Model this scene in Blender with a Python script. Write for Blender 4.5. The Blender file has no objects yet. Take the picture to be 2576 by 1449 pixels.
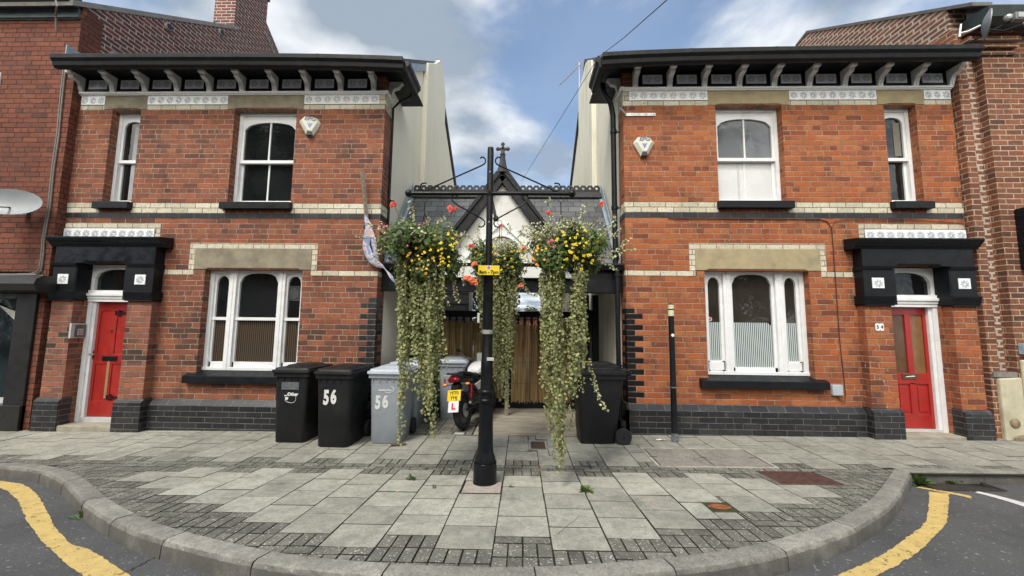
import bpy, bmesh, math, random
from mathutils import Vector, Matrix
random.seed(7)
C = bpy.context.scene.collection
sc = bpy.context.scene
PI = math.pi
# ------------------------------------------------------------------ camera
PITCH, ROLL, YAW, FPX = .098, .0115, .0262, 968.
CAM = (0., -6.15, 1.66)
cd = bpy.data.cameras.new('camera'); cam = bpy.data.objects.new('camera', cd); C.objects.link(cam)
cd.sensor_width = 36; cd.lens = 36*FPX/2576; cd.clip_start = .05; cd.clip_end = 2000
cam.matrix_world = (Matrix.Translation(CAM) @ Matrix.Rotation(YAW, 4, 'Z') @ Matrix.Rotation(PI/2+PITCH, 4, 'X')
                    @ Matrix.Rotation(ROLL, 4, 'Z'))
sc.camera = cam
# ------------------------------------------------------------------ world
SUN_EL, SUN_AZ = 55, 208
w = bpy.data.worlds.new("World"); sc.world = w; w.use_nodes = True
nt = w.node_tree; nt.nodes.clear()
def WN(t, **k):
    n = nt.nodes.new(t)
    for a, b in k.items(): setattr(n, a, b)
    return n
sky = WN('ShaderNodeTexSky', sky_type='NISHITA', sun_disc=False)
sky.sun_elevation = math.radians(SUN_EL); sky.sun_rotation = math.radians(SUN_AZ); sky.air_density = 1.2; sky.dust_density = .6
b1 = WN('ShaderNodeBackground'); b1.inputs[1].default_value = .115
nt.links.new(sky.outputs[0], b1.inputs[0])
tc = WN('ShaderNodeTexCoord'); sep = WN('ShaderNodeSeparateXYZ'); nt.links.new(tc.outputs['Generated'], sep.inputs[0])
def wm(op, a, b=0, c=None):
    n = WN('ShaderNodeMath', operation=op)
    for i, v in enumerate((a, b, c)):
        if v is None: continue
        if isinstance(v, (int, float)): n.inputs[i].default_value = v
        else: nt.links.new(v, n.inputs[i])
    return n.outputs[0]
den = wm('MAXIMUM', wm('ADD', sep.outputs[2], .12), .05)
cx = wm('DIVIDE', sep.outputs[0], den); cy = wm('DIVIDE', sep.outputs[1], den)
cmb = WN('ShaderNodeCombineXYZ'); nt.links.new(cx, cmb.inputs[0]); nt.links.new(cy, cmb.inputs[1]); cmb.inputs[2].default_value = 3.7
n1 = WN('ShaderNodeTexNoise'); n1.inputs['Scale'].default_value = 1.1; n1.inputs['Detail'].default_value = 7; n1.inputs['Roughness'].default_value = .58; n1.inputs['Distortion'].default_value = .25
nt.links.new(cmb.outputs[0], n1.inputs['Vector'])
# a broad clear patch high over the gate, more blue towards the right
dot = WN('ShaderNodeVectorMath', operation='DOT_PRODUCT'); nt.links.new(tc.outputs['Generated'], dot.inputs[0])
dv = Vector((.14, .85, .52)).normalized(); dot.inputs[1].default_value = dv
hole = wm('MULTIPLY', wm('SMOOTH_MAX', wm('SUBTRACT', dot.outputs['Value'], .955), 0, .01), 4.2)
dot2 = WN('ShaderNodeVectorMath', operation='DOT_PRODUCT'); nt.links.new(tc.outputs['Generated'], dot2.inputs[0])
dot2.inputs[1].default_value = Vector((.55, .68, .48)).normalized()
hole2 = wm('MULTIPLY', wm('SMOOTH_MAX', wm('SUBTRACT', dot2.outputs['Value'], .93), 0, .01), 1.3)
cov = wm('SUBTRACT', wm('SUBTRACT', wm('ADD', n1.outputs[0], wm('MULTIPLY', wm('SUBTRACT', .45, sep.outputs[2]), .22)), hole), hole2)
mr = WN('ShaderNodeMapRange', interpolation_type='SMOOTHSTEP'); nt.links.new(cov, mr.inputs[0])
mr.inputs[1].default_value = .34; mr.inputs[2].default_value = .52; mr.inputs[3].default_value = .10; mr.inputs[4].default_value = 1
n2 = WN('ShaderNodeTexNoise'); n2.inputs['Scale'].default_value = 2.6; n2.inputs['Detail'].default_value = 7; n2.inputs['Roughness'].default_value = .45
nt.links.new(cmb.outputs[0], n2.inputs['Vector'])
cr = WN('ShaderNodeValToRGB'); nt.links.new(n2.outputs[0], cr.inputs[0])
cr.color_ramp.elements[0].position = .40; cr.color_ramp.elements[0].color = (.40, .48, .58, 1)
cr.color_ramp.elements[1].position = .58; cr.color_ramp.elements[1].color = (1.0, 1.04, 1.08, 1)
# added fill light: cloud brightened and warmed behind the viewer to lift the fronts
_el, _az = math.radians(30), math.radians(188)   # aim of the added glow, low over the street
dot3 = WN('ShaderNodeVectorMath', operation='DOT_PRODUCT'); nt.links.new(tc.outputs['Generated'], dot3.inputs[0])
dot3.inputs[1].default_value = (math.sin(_az)*math.cos(_el), math.cos(_az)*math.cos(_el), math.sin(_el))
gl = WN('ShaderNodeMapRange', interpolation_type='SMOOTHSTEP'); nt.links.new(dot3.outputs['Value'], gl.inputs[0])
gl.inputs[1].default_value = .45; gl.inputs[2].default_value = 1.0; gl.inputs[3].default_value = 0; gl.inputs[4].default_value = 1
wmix = WN('ShaderNodeMix', data_type='RGBA'); nt.links.new(gl.outputs[0], wmix.inputs[0]); nt.links.new(cr.outputs[0], wmix.inputs[6]); wmix.inputs[7].default_value = (1, .95, .84, 1)
b2 = WN('ShaderNodeBackground'); nt.links.new(wm('ADD', .56, wm('MULTIPLY', gl.outputs[0], 2.3)), b2.inputs[1]); nt.links.new(wmix.outputs[2], b2.inputs[0])
mx = WN('ShaderNodeMixShader'); nt.links.new(mr.outputs[0], mx.inputs[0]); nt.links.new(b1.outputs[0], mx.inputs[1]); nt.links.new(b2.outputs[0], mx.inputs[2])
wo = WN('ShaderNodeOutputWorld'); nt.links.new(mx.outputs[0], wo.inputs[0])
# ------------------------------------------------------------------ sun behind thin cloud
sd = bpy.data.lights.new('sun', 'SUN'); sun = bpy.data.objects.new('sun', sd); C.objects.link(sun)
sd.energy = 1.7; sd.angle = math.radians(16); sd.color = (1, .95, .88)
el, az = math.radians(SUN_EL), math.radians(SUN_AZ)
sdir = Vector((math.sin(az)*math.cos(el), math.cos(az)*math.cos(el), math.sin(el)))
sun.rotation_euler = (-sdir).to_track_quat('-Z', 'Y').to_euler()
vs = sc.view_settings; vs.view_transform = 'Standard'; vs.look = 'None'; vs.exposure = .76; vs.gamma = 1
# ------------------------------------------------------------------ picture measurements -> places in the world
def _ray(px, py):
    x = (px-1288)/FPX; y = -(py-724.5)/FPX
    c, s = math.cos(ROLL), math.sin(ROLL); x, y = c*x-s*y, s*x+c*y
    cp, sp = math.cos(PITCH), math.sin(PITCH); Y = cp-sp*y; Z = sp+cp*y
    c, s = math.cos(YAW), math.sin(YAW)
    return (c*x-s*Y, s*x+c*Y, Z)
def P(px, py, Y):
    r = _ray(px, py); t = (Y-CAM[1])/r[1]
    return (CAM[0]+r[0]*t, CAM[2]+r[2]*t)
YB, SL = -1.5, .077
def gz(X, Y):
    z = .009*(max(-8, min(8, X))+1.5)
    if Y < YB: z += SL*(YB-max(Y, -5.2)) - (.03*(-5.2-Y) if Y < -5.2 else 0)
    return z
def G(px, py, dz=0):
    r = _ray(px, py); lo, hi = .4, 80
    for _ in range(50):
        m = (lo+hi)/2
        if CAM[2]+r[2]*m-gz(CAM[0]+r[0]*m, CAM[1]+r[1]*m)-dz > 0: lo = m
        else: hi = m
    return (CAM[0]+r[0]*lo, CAM[1]+r[1]*lo)
# ------------------------------------------------------------------ mesh helpers
ORG = {}
class MB:
    def __init__(s, xf=None): s.v = []; s.f = []; s.m = []; s.c = []; s.xf = xf; s.smooth = False
    def add(s, vs_, fs, mi=0, col=None):
        o = len(s.v)
        if s.xf: vs_ = [s.xf(*p) for p in vs_]
        s.v += [tuple(p) for p in vs_]
        for f in fs: s.f.append(tuple(i+o for i in f)); s.m.append(mi); s.c.append(col if col is not None else 1.)
    def box(s, x0, x1, y0, y1, z0, z1, mi=0, col=None):
        s.add([(x0,y0,z0),(x1,y0,z0),(x1,y1,z0),(x0,y1,z0),(x0,y0,z1),(x1,y0,z1),(x1,y1,z1),(x0,y1,z1)],
              [(0,1,2,3),(4,5,6,7),(0,1,5,4),(1,2,6,5),(2,3,7,6),(3,0,4,7)], mi, col)
    def prism(s, poly, a, b, ax, mi=0, col=None):
        # ax 'x': poly=(y,z); 'y': poly=(x,z); 'z': poly=(x,y)
        def pt(p, t): return (t,p[0],p[1]) if ax == 'x' else (p[0],t,p[1]) if ax == 'y' else (p[0],p[1],t)
        n = len(poly); vv = [pt(p, a) for p in poly]+[pt(p, b) for p in poly]
        ff = [tuple(range(n)), tuple(range(n, 2*n))]+[(i,(i+1)%n,n+(i+1)%n,n+i) for i in range(n)]
        s.add(vv, ff, mi, col)
    def ringprism(s, outer, inner, a, b, mi=0, ax='y'):
        n = len(outer)
        def pt(p, t): return (p[0], t, p[1]) if ax == 'y' else (t, p[0], p[1])
        vv = [pt(p,a) for p in outer]+[pt(p,a) for p in inner]+[pt(p,b) for p in outer]+[pt(p,b) for p in inner]
        ff = []
        for i in range(n):
            j = (i+1) % n
            ff += [(i,j,n+j,n+i),(2*n+i,2*n+j,3*n+j,3*n+i),(i,j,2*n+j,2*n+i),(n+i,n+j,3*n+j,3*n+i)]
        s.add(vv, ff, mi)
    def rings(s, rs, cap=True, mi=0, closed=True):
        n = len(rs[0]); vv = [p for r in rs for p in r]; ff = []
        for k in range(len(rs)-1):
            for i in range(n if closed else n-1):
                j = (i+1) % n; ff.append((k*n+i, k*n+j, (k+1)*n+j, (k+1)*n+i))
        if cap: ff += [tuple(range(n)), tuple((len(rs)-1)*n+i for i in range(n))]
        s.add(vv, ff, mi)
    def tube(s, path, r, n=8, mi=0, cap=True):
        path = [Vector(p) for p in path]; rs = []
        if not isinstance(r, (list, tuple)): r = [r]*len(path)
        up = None
        for i, p in enumerate(path):
            d = (path[min(i+1, len(path)-1)]-path[max(i-1, 0)]).normalized()
            if up is None:
                up = Vector((0,0,1)) if abs(d.z) < .9 else Vector((1,0,0))
            a = d.cross(up)
            if a.length < 1e-4: a = d.cross(Vector((.3,1,.2)))
            a.normalize(); b = a.cross(d).normalized(); up = b
            rs.append([tuple(p+(a*math.cos(2*PI*k/n)+b*math.sin(2*PI*k/n))*r[i]) for k in range(n)])
        s.rings(rs, cap, mi)
    def lathe(s, prof, c=(0,0,0), n=16, ax='z', mi=0):
        rs = []
        for r, h in prof:
            r = max(r, 1e-4); ring = []
            for k in range(n):
                a = 2*PI*k/n; u, v = r*math.cos(a), r*math.sin(a)
                ring.append((c[0]+u,c[1]+v,c[2]+h) if ax == 'z' else (c[0]+h,c[1]+u,c[2]+v) if ax == 'x' else (c[0]+u,c[1]+h,c[2]+v))
            rs.append(ring)
        s.rings(rs, True, mi)
    def ball(s, c, r, n=10, mi=0, sc=(1,1,1)):
        rs = []
        for i in range(1, n//2+1):
            t = PI*(i-.5)/(n//2)
            rs.append([(c[0]+r*sc[0]*math.sin(t)*math.cos(2*PI*k/n), c[1]+r*sc[1]*math.sin(t)*math.sin(2*PI*k/n), c[2]+r*sc[2]*math.cos(t)) for k in range(n)])
        s.rings(rs, True, mi)
    def build(s, name, mats, parent=None, smooth=False, bevel=0, recalc=True):
        o3 = ORG.get(parent.name, (0,0,0)) if parent else (0,0,0)
        me = bpy.data.meshes.new(name)
        me.from_pydata([(v[0]-o3[0], v[1]-o3[1], v[2]-o3[2]) for v in s.v], [], s.f)
        if not isinstance(mats, (list, tuple)): mats = [mats]
        for m in mats: me.materials.append(m)
        me.polygons.foreach_set('material_index', s.m)
        if any(c != 1. for c in s.c):
            at = me.color_attributes.new('tone', 'FLOAT_COLOR', 'CORNER'); dat = []
            for p, c in zip(me.polygons, s.c): dat += [c, c, c, 1.]*p.loop_total
            at.data.foreach_set('color', dat)
        if recalc:
            bm = bmesh.new(); bm.from_mesh(me); bmesh.ops.recalc_face_normals(bm, faces=bm.faces); bm.to_mesh(me); bm.free()
        if smooth:
            me.polygons.foreach_set('use_smooth', [True]*len(me.polygons))
            me.set_sharp_from_angle(angle=math.radians(38))
        ob = bpy.data.objects.new(name, me); C.objects.link(ob)
        if parent: ob.parent = parent; ORG[ob.name] = o3
        if bevel:
            bv = ob.modifiers.new('bevel', 'BEVEL'); bv.width = bevel; bv.segments = 2; bv.limit_method = 'ANGLE'; bv.angle_limit = math.radians(40)
        return ob
def tag(o, label=None, cat=None, group=None, kind=None):
    if label: o['label'] = label
    if cat: o['category'] = cat
    if group: o['group'] = group
    if kind: o['kind'] = kind
    return o
def empty(name, loc, label, cat, group=None, rz=0):
    o = bpy.data.objects.new(name, None); C.objects.link(o); o.location = loc; o.rotation_euler.z = rz
    o.empty_display_size = .2; ORG[o.name] = tuple(loc); tag(o, label, cat, group); return o
def local(name, label, cat, group=None):
    o = empty(name, (0,0,0), label, cat, group); return o
def place(o, loc, rz=0, rx=0, ry=0): o.location = loc; o.rotation_euler = (rx, ry, rz)
def copy_tree(o, parent=None):
    c = o.copy(); C.objects.link(c)
    if parent: c.parent = parent
    for ch in [x for x in o.children]: copy_tree(ch, c)
    return c
def text(name, body, size, mat, parent, loc, rot=(PI/2,0,0), bold=0, sx=1, ext=.0015, shear=0, align='CENTER'):
    cu = bpy.data.curves.new(name, 'FONT'); cu.body = body; cu.size = size; cu.extrude = ext; cu.offset = bold; cu.shear = shear
    cu.align_x = align; cu.align_y = 'CENTER'; cu.resolution_u = 3
    t = bpy.data.objects.new(name, cu); C.objects.link(t)
    bpy.context.view_layer.update()
    me = bpy.data.meshes.new_from_object(t.evaluated_get(bpy.context.evaluated_depsgraph_get()))
    bpy.data.objects.remove(t)
    mtx = Matrix.Translation(loc) @ Matrix.Rotation(rot[2],4,'Z') @ Matrix.Rotation(rot[1],4,'Y') @ Matrix.Rotation(rot[0],4,'X') @ Matrix.Diagonal((sx,1,1,1))
    o3 = ORG.get(parent.name, (0,0,0)) if parent else (0,0,0)
    me.transform(Matrix.Translation((-o3[0],-o3[1],-o3[2])) @ mtx)
    me.materials.clear(); me.materials.append(mat)
    ob = bpy.data.objects.new(name, me); C.objects.link(ob)
    if parent: ob.parent = parent; ORG[ob.name] = o3
    return ob
# ------------------------------------------------------------------ materials
class NT:
    def __init__(s, name):
        s.m = bpy.data.materials.new(name); s.m.use_nodes = True; s.t = s.m.node_tree; s.t.nodes.clear()
        s.out = s.n('ShaderNodeOutputMaterial'); s.b = s.n('ShaderNodeBsdfPrincipled'); s.l(s.b.outputs[0], s.out.inputs[0])
        s.geo = s.n('ShaderNodeNewGeometry')
    def n(s, t, **k):
        n = s.t.nodes.new(t)
        for a, b in k.items(): setattr(n, a, b)
        return n
    def l(s, a, b): s.t.links.new(a, b)
    def i(s, sock, v):
        if isinstance(v, bpy.types.NodeSocket): s.l(v, sock)
        else: sock.default_value = v
    def ma(s, op, a, b=0., c=None):
        n = s.n('ShaderNodeMath', operation=op); s.i(n.inputs[0], a); s.i(n.inputs[1], b)
        if c is not None: s.i(n.inputs[2], c)
        return n.outputs[0]
    def mix(s, f, a, b, bt='MIX'):
        n = s.n('ShaderNodeMix', data_type='RGBA', blend_type=bt); s.i(n.inputs[0], f)
        for k, v in ((6, a), (7, b)): s.i(n.inputs[k], (*v, 1) if isinstance(v, tuple) and len(v) == 3 else v)
        return n.outputs[2]
    def mr(s, v, a, b, c=0., d=1., st=True):
        n = s.n('ShaderNodeMapRange', interpolation_type='SMOOTHSTEP' if st else 'LINEAR'); s.i(n.inputs[0], v)
        for k, x in zip((1,2,3,4), (a,b,c,d)): s.i(n.inputs[k], x)
        return n.outputs[0]
    def noise(s, scale, det=3, rough=.55, vec=None, col=False, dist=0):
        n = s.n('ShaderNodeTexNoise'); n.inputs['Scale'].default_value = scale; n.inputs['Detail'].default_value = det; n.inputs['Roughness'].default_value = rough
        n.inputs['Distortion'].default_value = dist
        s.l(vec if vec is not None else s.geo.outputs['Position'], n.inputs['Vector']); return n.outputs[1 if col else 0]
    def bump(s, h, dist=.004, st=.6):
        n = s.n('ShaderNodeBump'); n.inputs['Distance'].default_value = dist; n.inputs['Strength'].default_value = st
        s.i(n.inputs['Height'], h); s.l(n.outputs[0], s.b.inputs['Normal'])
    def ramp(s, f, stops, interp='LINEAR'):
        n = s.n('ShaderNodeValToRGB'); s.i(n.inputs[0], f); e = n.color_ramp; e.interpolation = interp
        while len(e.elements) < len(stops): e.elements.new(.5)
        for el_, (p, c) in zip(e.elements, stops): el_.position = p; el_.color = (*c, 1)
        return n.outputs[0]
    def vec(s, x, y, z=0.):
        n = s.n('ShaderNodeCombineXYZ'); s.i(n.inputs[0], x); s.i(n.inputs[1], y); s.i(n.inputs[2], z); return n.outputs[0]
    def col(s, v): s.i(s.b.inputs['Base Color'], (*v, 1) if isinstance(v, tuple) and len(v) == 3 else v)
    def rough(s, v): s.i(s.b.inputs['Roughness'], v)
def hx(c, g=1.): return tuple(x*g for x in c)
def plain(name, c, rough=.5, var=.18, sc_=6, bump=0, metal=0, spec=None, c2=None, dirt=None, fine=60, coat=0):
    t = NT(name); a = t.noise(sc_, 4, .6)
    base = t.mix(t.mr(a, .3, .7), hx(c, 1-var), c2 or hx(c, 1+var))
    if dirt: base = t.mix(t.mr(t.noise(3.1, 6, .65), .52, .72, 0., .75), base, dirt)
    t.col(base); t.rough(t.mr(t.noise(sc_*1.7, 3), .3, .7, max(0, rough-.08), min(1, rough+.1)))
    t.b.inputs['Metallic'].default_value = metal
    if spec is not None: t.b.inputs['Specular IOR Level'].default_value = spec
    if coat: t.b.inputs['Coat Weight'].default_value = coat; t.b.inputs['Coat Roughness'].default_value = .15
    if bump: t.bump(t.ma('ADD', t.noise(fine, 3), t.ma('MULTIPLY', a, .5)), bump, .6)
    return t.m
def masonry(name, palette, mortar, h=.0867, L=.26, z0=.44, gap=(.0035, .0085), soot=0, specks=0, header=True, wob=.008, bump=.011, rough=.85,
            sooty=(.055,.036,.028), mortar_dark=.5, slope=False, moss=None, lowdark=None):
    t = NT(name); g = t.geo
    px = t.n('ShaderNodeSeparateXYZ'); t.l(g.outputs['Position'], px.inputs[0])
    nx = t.n('ShaderNodeSeparateXYZ'); t.l(g.outputs['True Normal'], nx.inputs[0])
    side = t.ma('GREATER_THAN', t.ma('ABSOLUTE', nx.outputs[0]), .7)
    u = t.ma('ADD', t.ma('MULTIPLY', px.outputs[1], side), t.ma('MULTIPLY', px.outputs[0], t.ma('SUBTRACT', 1., side)))
    wn = t.n('ShaderNodeSeparateColor'); t.l(t.noise(22, 3, .6, col=True), wn.inputs[0])
    u = t.ma('ADD', u, t.ma('MULTIPLY', t.ma('SUBTRACT', wn.outputs[0], .5), wob*2.2))
    wn2 = t.noise(2.2, 2); z = t.ma('ADD', px.outputs[2], t.ma('ADD', t.ma('MULTIPLY', t.ma('SUBTRACT', wn.outputs[1], .5), wob*2), t.ma('MULTIPLY', t.ma('SUBTRACT', wn2, .5), wob*1.6)))
    zz = t.ma('DIVIDE', t.ma('SUBTRACT', z, z0-40*h), h); row = t.ma('FLOOR', zz); fz = t.ma('SUBTRACT', zz, row)
    rn = t.n('ShaderNodeTexWhiteNoise', noise_dimensions='1D'); t.l(row, rn.inputs['W'])
    if header:
        hd = t.ma('LESS_THAN', t.ma('MODULO', t.ma('ADD', row, 1.), 4.), .5)
        LL = t.ma('SUBTRACT', L, t.ma('MULTIPLY', hd, L*.5))
    else: LL = L
    uu = t.ma('ADD', t.ma('DIVIDE', u, LL), t.ma('ADD', t.ma('MULTIPLY', row, .5), t.ma('MULTIPLY', rn.outputs[0], .22 if header else .12)))
    uu = t.ma('ADD', uu, 400.)
    cid = t.ma('FLOOR', uu); fx = t.ma('SUBTRACT', uu, cid)
    dx = t.ma('MULTIPLY', t.ma('MINIMUM', fx, t.ma('SUBTRACT', 1., fx)), LL)
    dz = t.ma('MULTIPLY', t.ma('MINIMUM', fz, t.ma('SUBTRACT', 1., fz)), h)
    d = t.ma('MINIMUM', dx, dz)
    mask = t.mr(d, gap[0], gap[1])
    w3 = t.n('ShaderNodeTexWhiteNoise', noise_dimensions='3D'); t.l(t.vec(cid, row, side), w3.inputs['Vector'])
    n = len(palette)
    bc = t.ramp(w3.outputs[0], [((k+.5)/n, palette[k]) for k in range(n)])
    fine = t.noise(38, 5, .75); bc = t.mix(1., bc, t.mr(fine, .25, .75, .55, 1.38, False), 'MULTIPLY')
    # faces worn through to paler or darker clay in patches smaller than a brick
    chip = t.noise(14, 4, .7); bc = t.mix(t.mr(chip, .56, .66, 0., .5), bc, hx(palette[-1], .45)); bc = t.mix(t.mr(chip, .30, .38, .35, 0.), bc, hx(mortar, .75))
    # broad tone shifts of the fired clay
    bc = t.mix(t.mr(t.noise(.9, 4, .6), .35, .68, 0., .35), bc, hx(palette[0], .75))
    if soot:
        stv = t.vec(t.ma('MULTIPLY', u, 5.), 0., t.ma('MULTIPLY', px.outputs[2], .7)); stn = t.noise(1., 5, .7, stv)
        sm = t.ma('MULTIPLY', t.mr(t.ma('ADD', t.ma('MULTIPLY', t.noise(1.6, 6, .7), .65), t.ma('MULTIPLY', stn, .35)), .46, .64), t.mr(w3.outputs[0], 0., 1., .3, 1.))
        bc = t.mix(t.ma('MULTIPLY', sm, soot), bc, sooty)
    if lowdark:
        zc, zw, amt = lowdark
        near = t.mr(t.ma('ABSOLUTE', t.ma('SUBTRACT', px.outputs[2], zc)), zw*.5, zw, 1., 0.)
        sel = t.ma('MULTIPLY', near, t.mr(t.ma('ADD', w3.outputs[0], t.noise(1.3, 3)), .75, 1.2))
        bc = t.mix(t.ma('MULTIPLY', sel, amt), bc, sooty)
    mc = t.mix(t.mr(t.noise(5, 4), .35, .7), mortar, hx(mortar, mortar_dark))
    c = t.mix(t.ma('MULTIPLY', mask, t.mr(t.noise(9, 4, .7), .62, .72, 1., .55)), mc, bc)
    if moss: c = t.mix(t.mr(t.noise(4, 6, .7), .56, .7, 0, .8), c, moss)
    if specks:
        v = t.noise(24, 3, .6); c = t.mix(t.ma('MULTIPLY', t.mr(v, .70, .73), specks), c, (.75,.72,.66))
    t.col(c); t.rough(rough); t.b.inputs['Specular IOR Level'].default_value = .22 if rough > .6 else .4
    t.bump(t.ma('ADD', mask, t.ma('MULTIPLY', fine, .35)), bump, .8)
    return t.m
RED_R = [(.40,.115,.037),(.24,.068,.035),(.44,.16,.055),(.32,.09,.04),(.41,.135,.05),(.15,.05,.034),(.36,.105,.045),(.28,.095,.05),(.42,.15,.06)]
RED_L = [(.28,.092,.048),(.19,.065,.042),(.34,.115,.058),(.23,.08,.048),(.11,.05,.04),(.33,.115,.055),(.21,.075,.045),(.25,.10,.062)]
brickR = masonry('red_brick', RED_R, (.38,.25,.17), z0=.485, soot=.8, specks=.9, mortar_dark=.55)
brickL = masonry('weathered_brick', RED_L, (.36,.275,.205), z0=.44, soot=.9, specks=.25, mortar_dark=.5, lowdark=(1.25,.6,.6))
brickPier = masonry('pier_brick', [(.30,.11,.065),(.20,.085,.06),(.36,.13,.075),(.26,.11,.075)], (.30,.25,.2), z0=.44, soot=.5, lowdark=(1.3,.4,.95), header=False)
brickFL = masonry('old_red_brick', [(.20,.066,.042),(.155,.055,.038),(.25,.085,.05),(.11,.045,.035),(.22,.08,.05)], (.09,.05,.035), z0=.4, gap=(.003,.010), soot=.55, mortar_dark=.5, bump=.012)
brickFR = masonry('brown_brick', [(.24,.095,.05),(.13,.055,.04),(.30,.12,.06),(.20,.08,.045),(.10,.05,.04),(.27,.10,.055)], (.46,.35,.25), z0=.43, gap=(.005,.011), soot=.6, mortar_dark=.7, header=False, L=.24)
brickGab = masonry('gable_brick', [(.16,.06,.045),(.10,.045,.04),(.23,.075,.05),(.13,.06,.05),(.20,.06,.04)], (.42,.38,.34), z0=.4, gap=(.007,.014), soot=.6, mortar_dark=.8, header=False)
brickGabR = masonry('gable_brick_brown', [(.22,.10,.06),(.13,.06,.045),(.27,.10,.06),(.16,.075,.05)], (.46,.38,.30), z0=.4, gap=(.012,.02), soot=.45, mortar_dark=.8, header=False)
def blue_mat(nm, z0): return masonry(nm, [(.017,.018,.021),(.028,.029,.032),(.013,.014,.018),(.038,.038,.039)], (.15,.14,.125), z0=z0, gap=(.002,.006), header=False, rough=.42, wob=.003, mortar_dark=.35, bump=.004)
blueL = blue_mat('blue_brick', .44); blueR = blue_mat('blue_brick_grey', .485)
def cream_mat(nm, z0): return masonry(nm, [(.62,.57,.43),(.54,.49,.36),(.66,.62,.5),(.58,.52,.38),(.48,.44,.34)], (.16,.13,.10), z0=z0, gap=(.0025,.006), header=False, rough=.7, wob=.003, soot=.25, sooty=(.2,.17,.13))
creamL = cream_mat('cream_brick', .44); creamR = cream_mat('cream_brick_clean', .485)
stoneR = plain('sandstone', (.34,.285,.165), .9, .12, 5, .003, dirt=(.22,.19,.13))
stoneL = plain('stained_stone', (.235,.205,.145), .9, .2, 4, .003, dirt=(.10,.09,.07))
white = plain('white_paint', (.74,.75,.75), .45, .04, 9, .0008, dirt=(.62,.61,.57))
wtile = plain('glazed_white', (.80,.81,.81), .25, .04, 20)
wtile_d = plain('glazed_relief', (.50,.53,.56), .3, .1, 20)
bracketm = plain('bracket_paint', (.74,.73,.70), .6, .1, 12, .001, dirt=(.45,.43,.38))
black = plain('black_paint', (.006,.007,.009), .45, .25, 8, .0008, spec=.28)
blacksat = plain('black_gloss', (.005,.007,.011), .28, .2, 5, .0006, spec=.35)
gutterm = plain('black_gutter', (.006,.0065,.007), .5, .3, 6, .001, dirt=(.02,.02,.018), spec=.3)
render = plain('cream_render', (.58,.54,.43), .9, .06, 2.5, .002, dirt=(.44,.41,.33), fine=120)
renderR = plain('stained_render', (.47,.43,.31), .9, .15, 3, .006, dirt=(.30,.25,.16))
def streaky(nm, c, c2):
    t = NT(nm); mp = t.n('ShaderNodeMapping'); t.l(t.geo.outputs['Position'], mp.inputs[0]); mp.inputs['Scale'].default_value = (1.6,1.6,.35)
    a = t.noise(2, 5, .6, mp.outputs[0]); t.col(t.mix(t.mr(a, .42, .72), c, c2)); t.rough(.9)
    t.bump(t.noise(150, 2), .002, .5); return t.m
rendL = streaky('streaked_render', (.78,.745,.61), (.735,.70,.575)); rendRt = streaky('weathered_render', (.72,.69,.57), (.58,.555,.46))
lead = plain('lead_flashing', (.26,.32,.37), .5, .15, 8, .002)
redp = plain('red_paint', (.33,.018,.012), .42, .12, 5, .0006, dirt=(.22,.012,.01), coat=.2)
redR = plain('crimson_paint', (.33,.016,.012), .36, .08, 5, .0005, coat=.3)
def glassm(nm, c=(.012,.013,.013), r=.04, c2=None, sp=.5):
    t = NT(nm); t.b.inputs['Specular IOR Level'].default_value = sp; t.col(t.mix(t.mr(t.noise(1.2, 3), .35, .65), c, c2 or hx(c, 2.2))); t.rough(r); t.b.inputs['IOR'].default_value = 1.5
    t.bump(t.noise(2.2, 3), .010, .6); return t.m
glass = glassm('dark_window_glass', (.006,.007,.007)); glassw = glassm('brown_window_glass', (.022,.019,.014), .04, (.038,.034,.028)); glassg = glassm('grey_window_glass', (.07,.078,.085), .06, (.16,.17,.18))
blind = plain('white_blind', (.62,.63,.62), .22, .03, 1.5)
def stripes(nm, c1, c2, per, duty=.5, rough=.25):
    t = NT(nm); s_ = t.n('ShaderNodeSeparateXYZ'); t.l(t.geo.outputs['Position'], s_.inputs[0])
    f = t.ma('FRACT', t.ma('ADD', t.ma('DIVIDE', s_.outputs[0], per), 100.)); k = t.mr(t.ma('ABSOLUTE', t.ma('SUBTRACT', f, .5)), duty*.5-.08, duty*.5+.08)
    t.col(t.mix(k, c1, c2)); t.rough(rough); return t.m
frost = stripes('striped_window_film', (.50,.56,.55), (.05,.065,.07), .03, .55)
ribbed = stripes('ribbed_brown_glass', (.10,.075,.05), (.022,.017,.013), .034, .45)
concrete = plain('step_concrete', (.30,.275,.21), .9, .15, 7, .002, dirt=(.2,.18,.13))
brass = plain('brass', (.22,.15,.07), .4, .2, 20, metal=.8)
steel = plain('galvanised_steel', (.45,.46,.46), .45, .1, 15, metal=.6)
greyp = plain('grey_plastic', (.33,.37,.41), .55, .05, 10)
cable = plain('grey_cable', (.20,.19,.17), .6, .2, 30)
wood = plain('weathered_wood', (.22,.185,.14), .8, .2, 20, .002)
alum = plain('pale_metal', (.5,.51,.5), .4, .06, 10)
slate = masonry('roof_slate', [(.11,.115,.12),(.075,.08,.085),(.15,.155,.155),(.09,.093,.095),(.125,.125,.12)], (.012,.012,.013), h=.135, L=.26, z0=2.67, gap=(.002,.006), header=False, wob=.003, rough=.55, mortar_dark=.8, bump=.008)
rooft = plain('roof_slates_plain', (.06,.063,.068), .6, .2, 6, .004)
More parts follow.
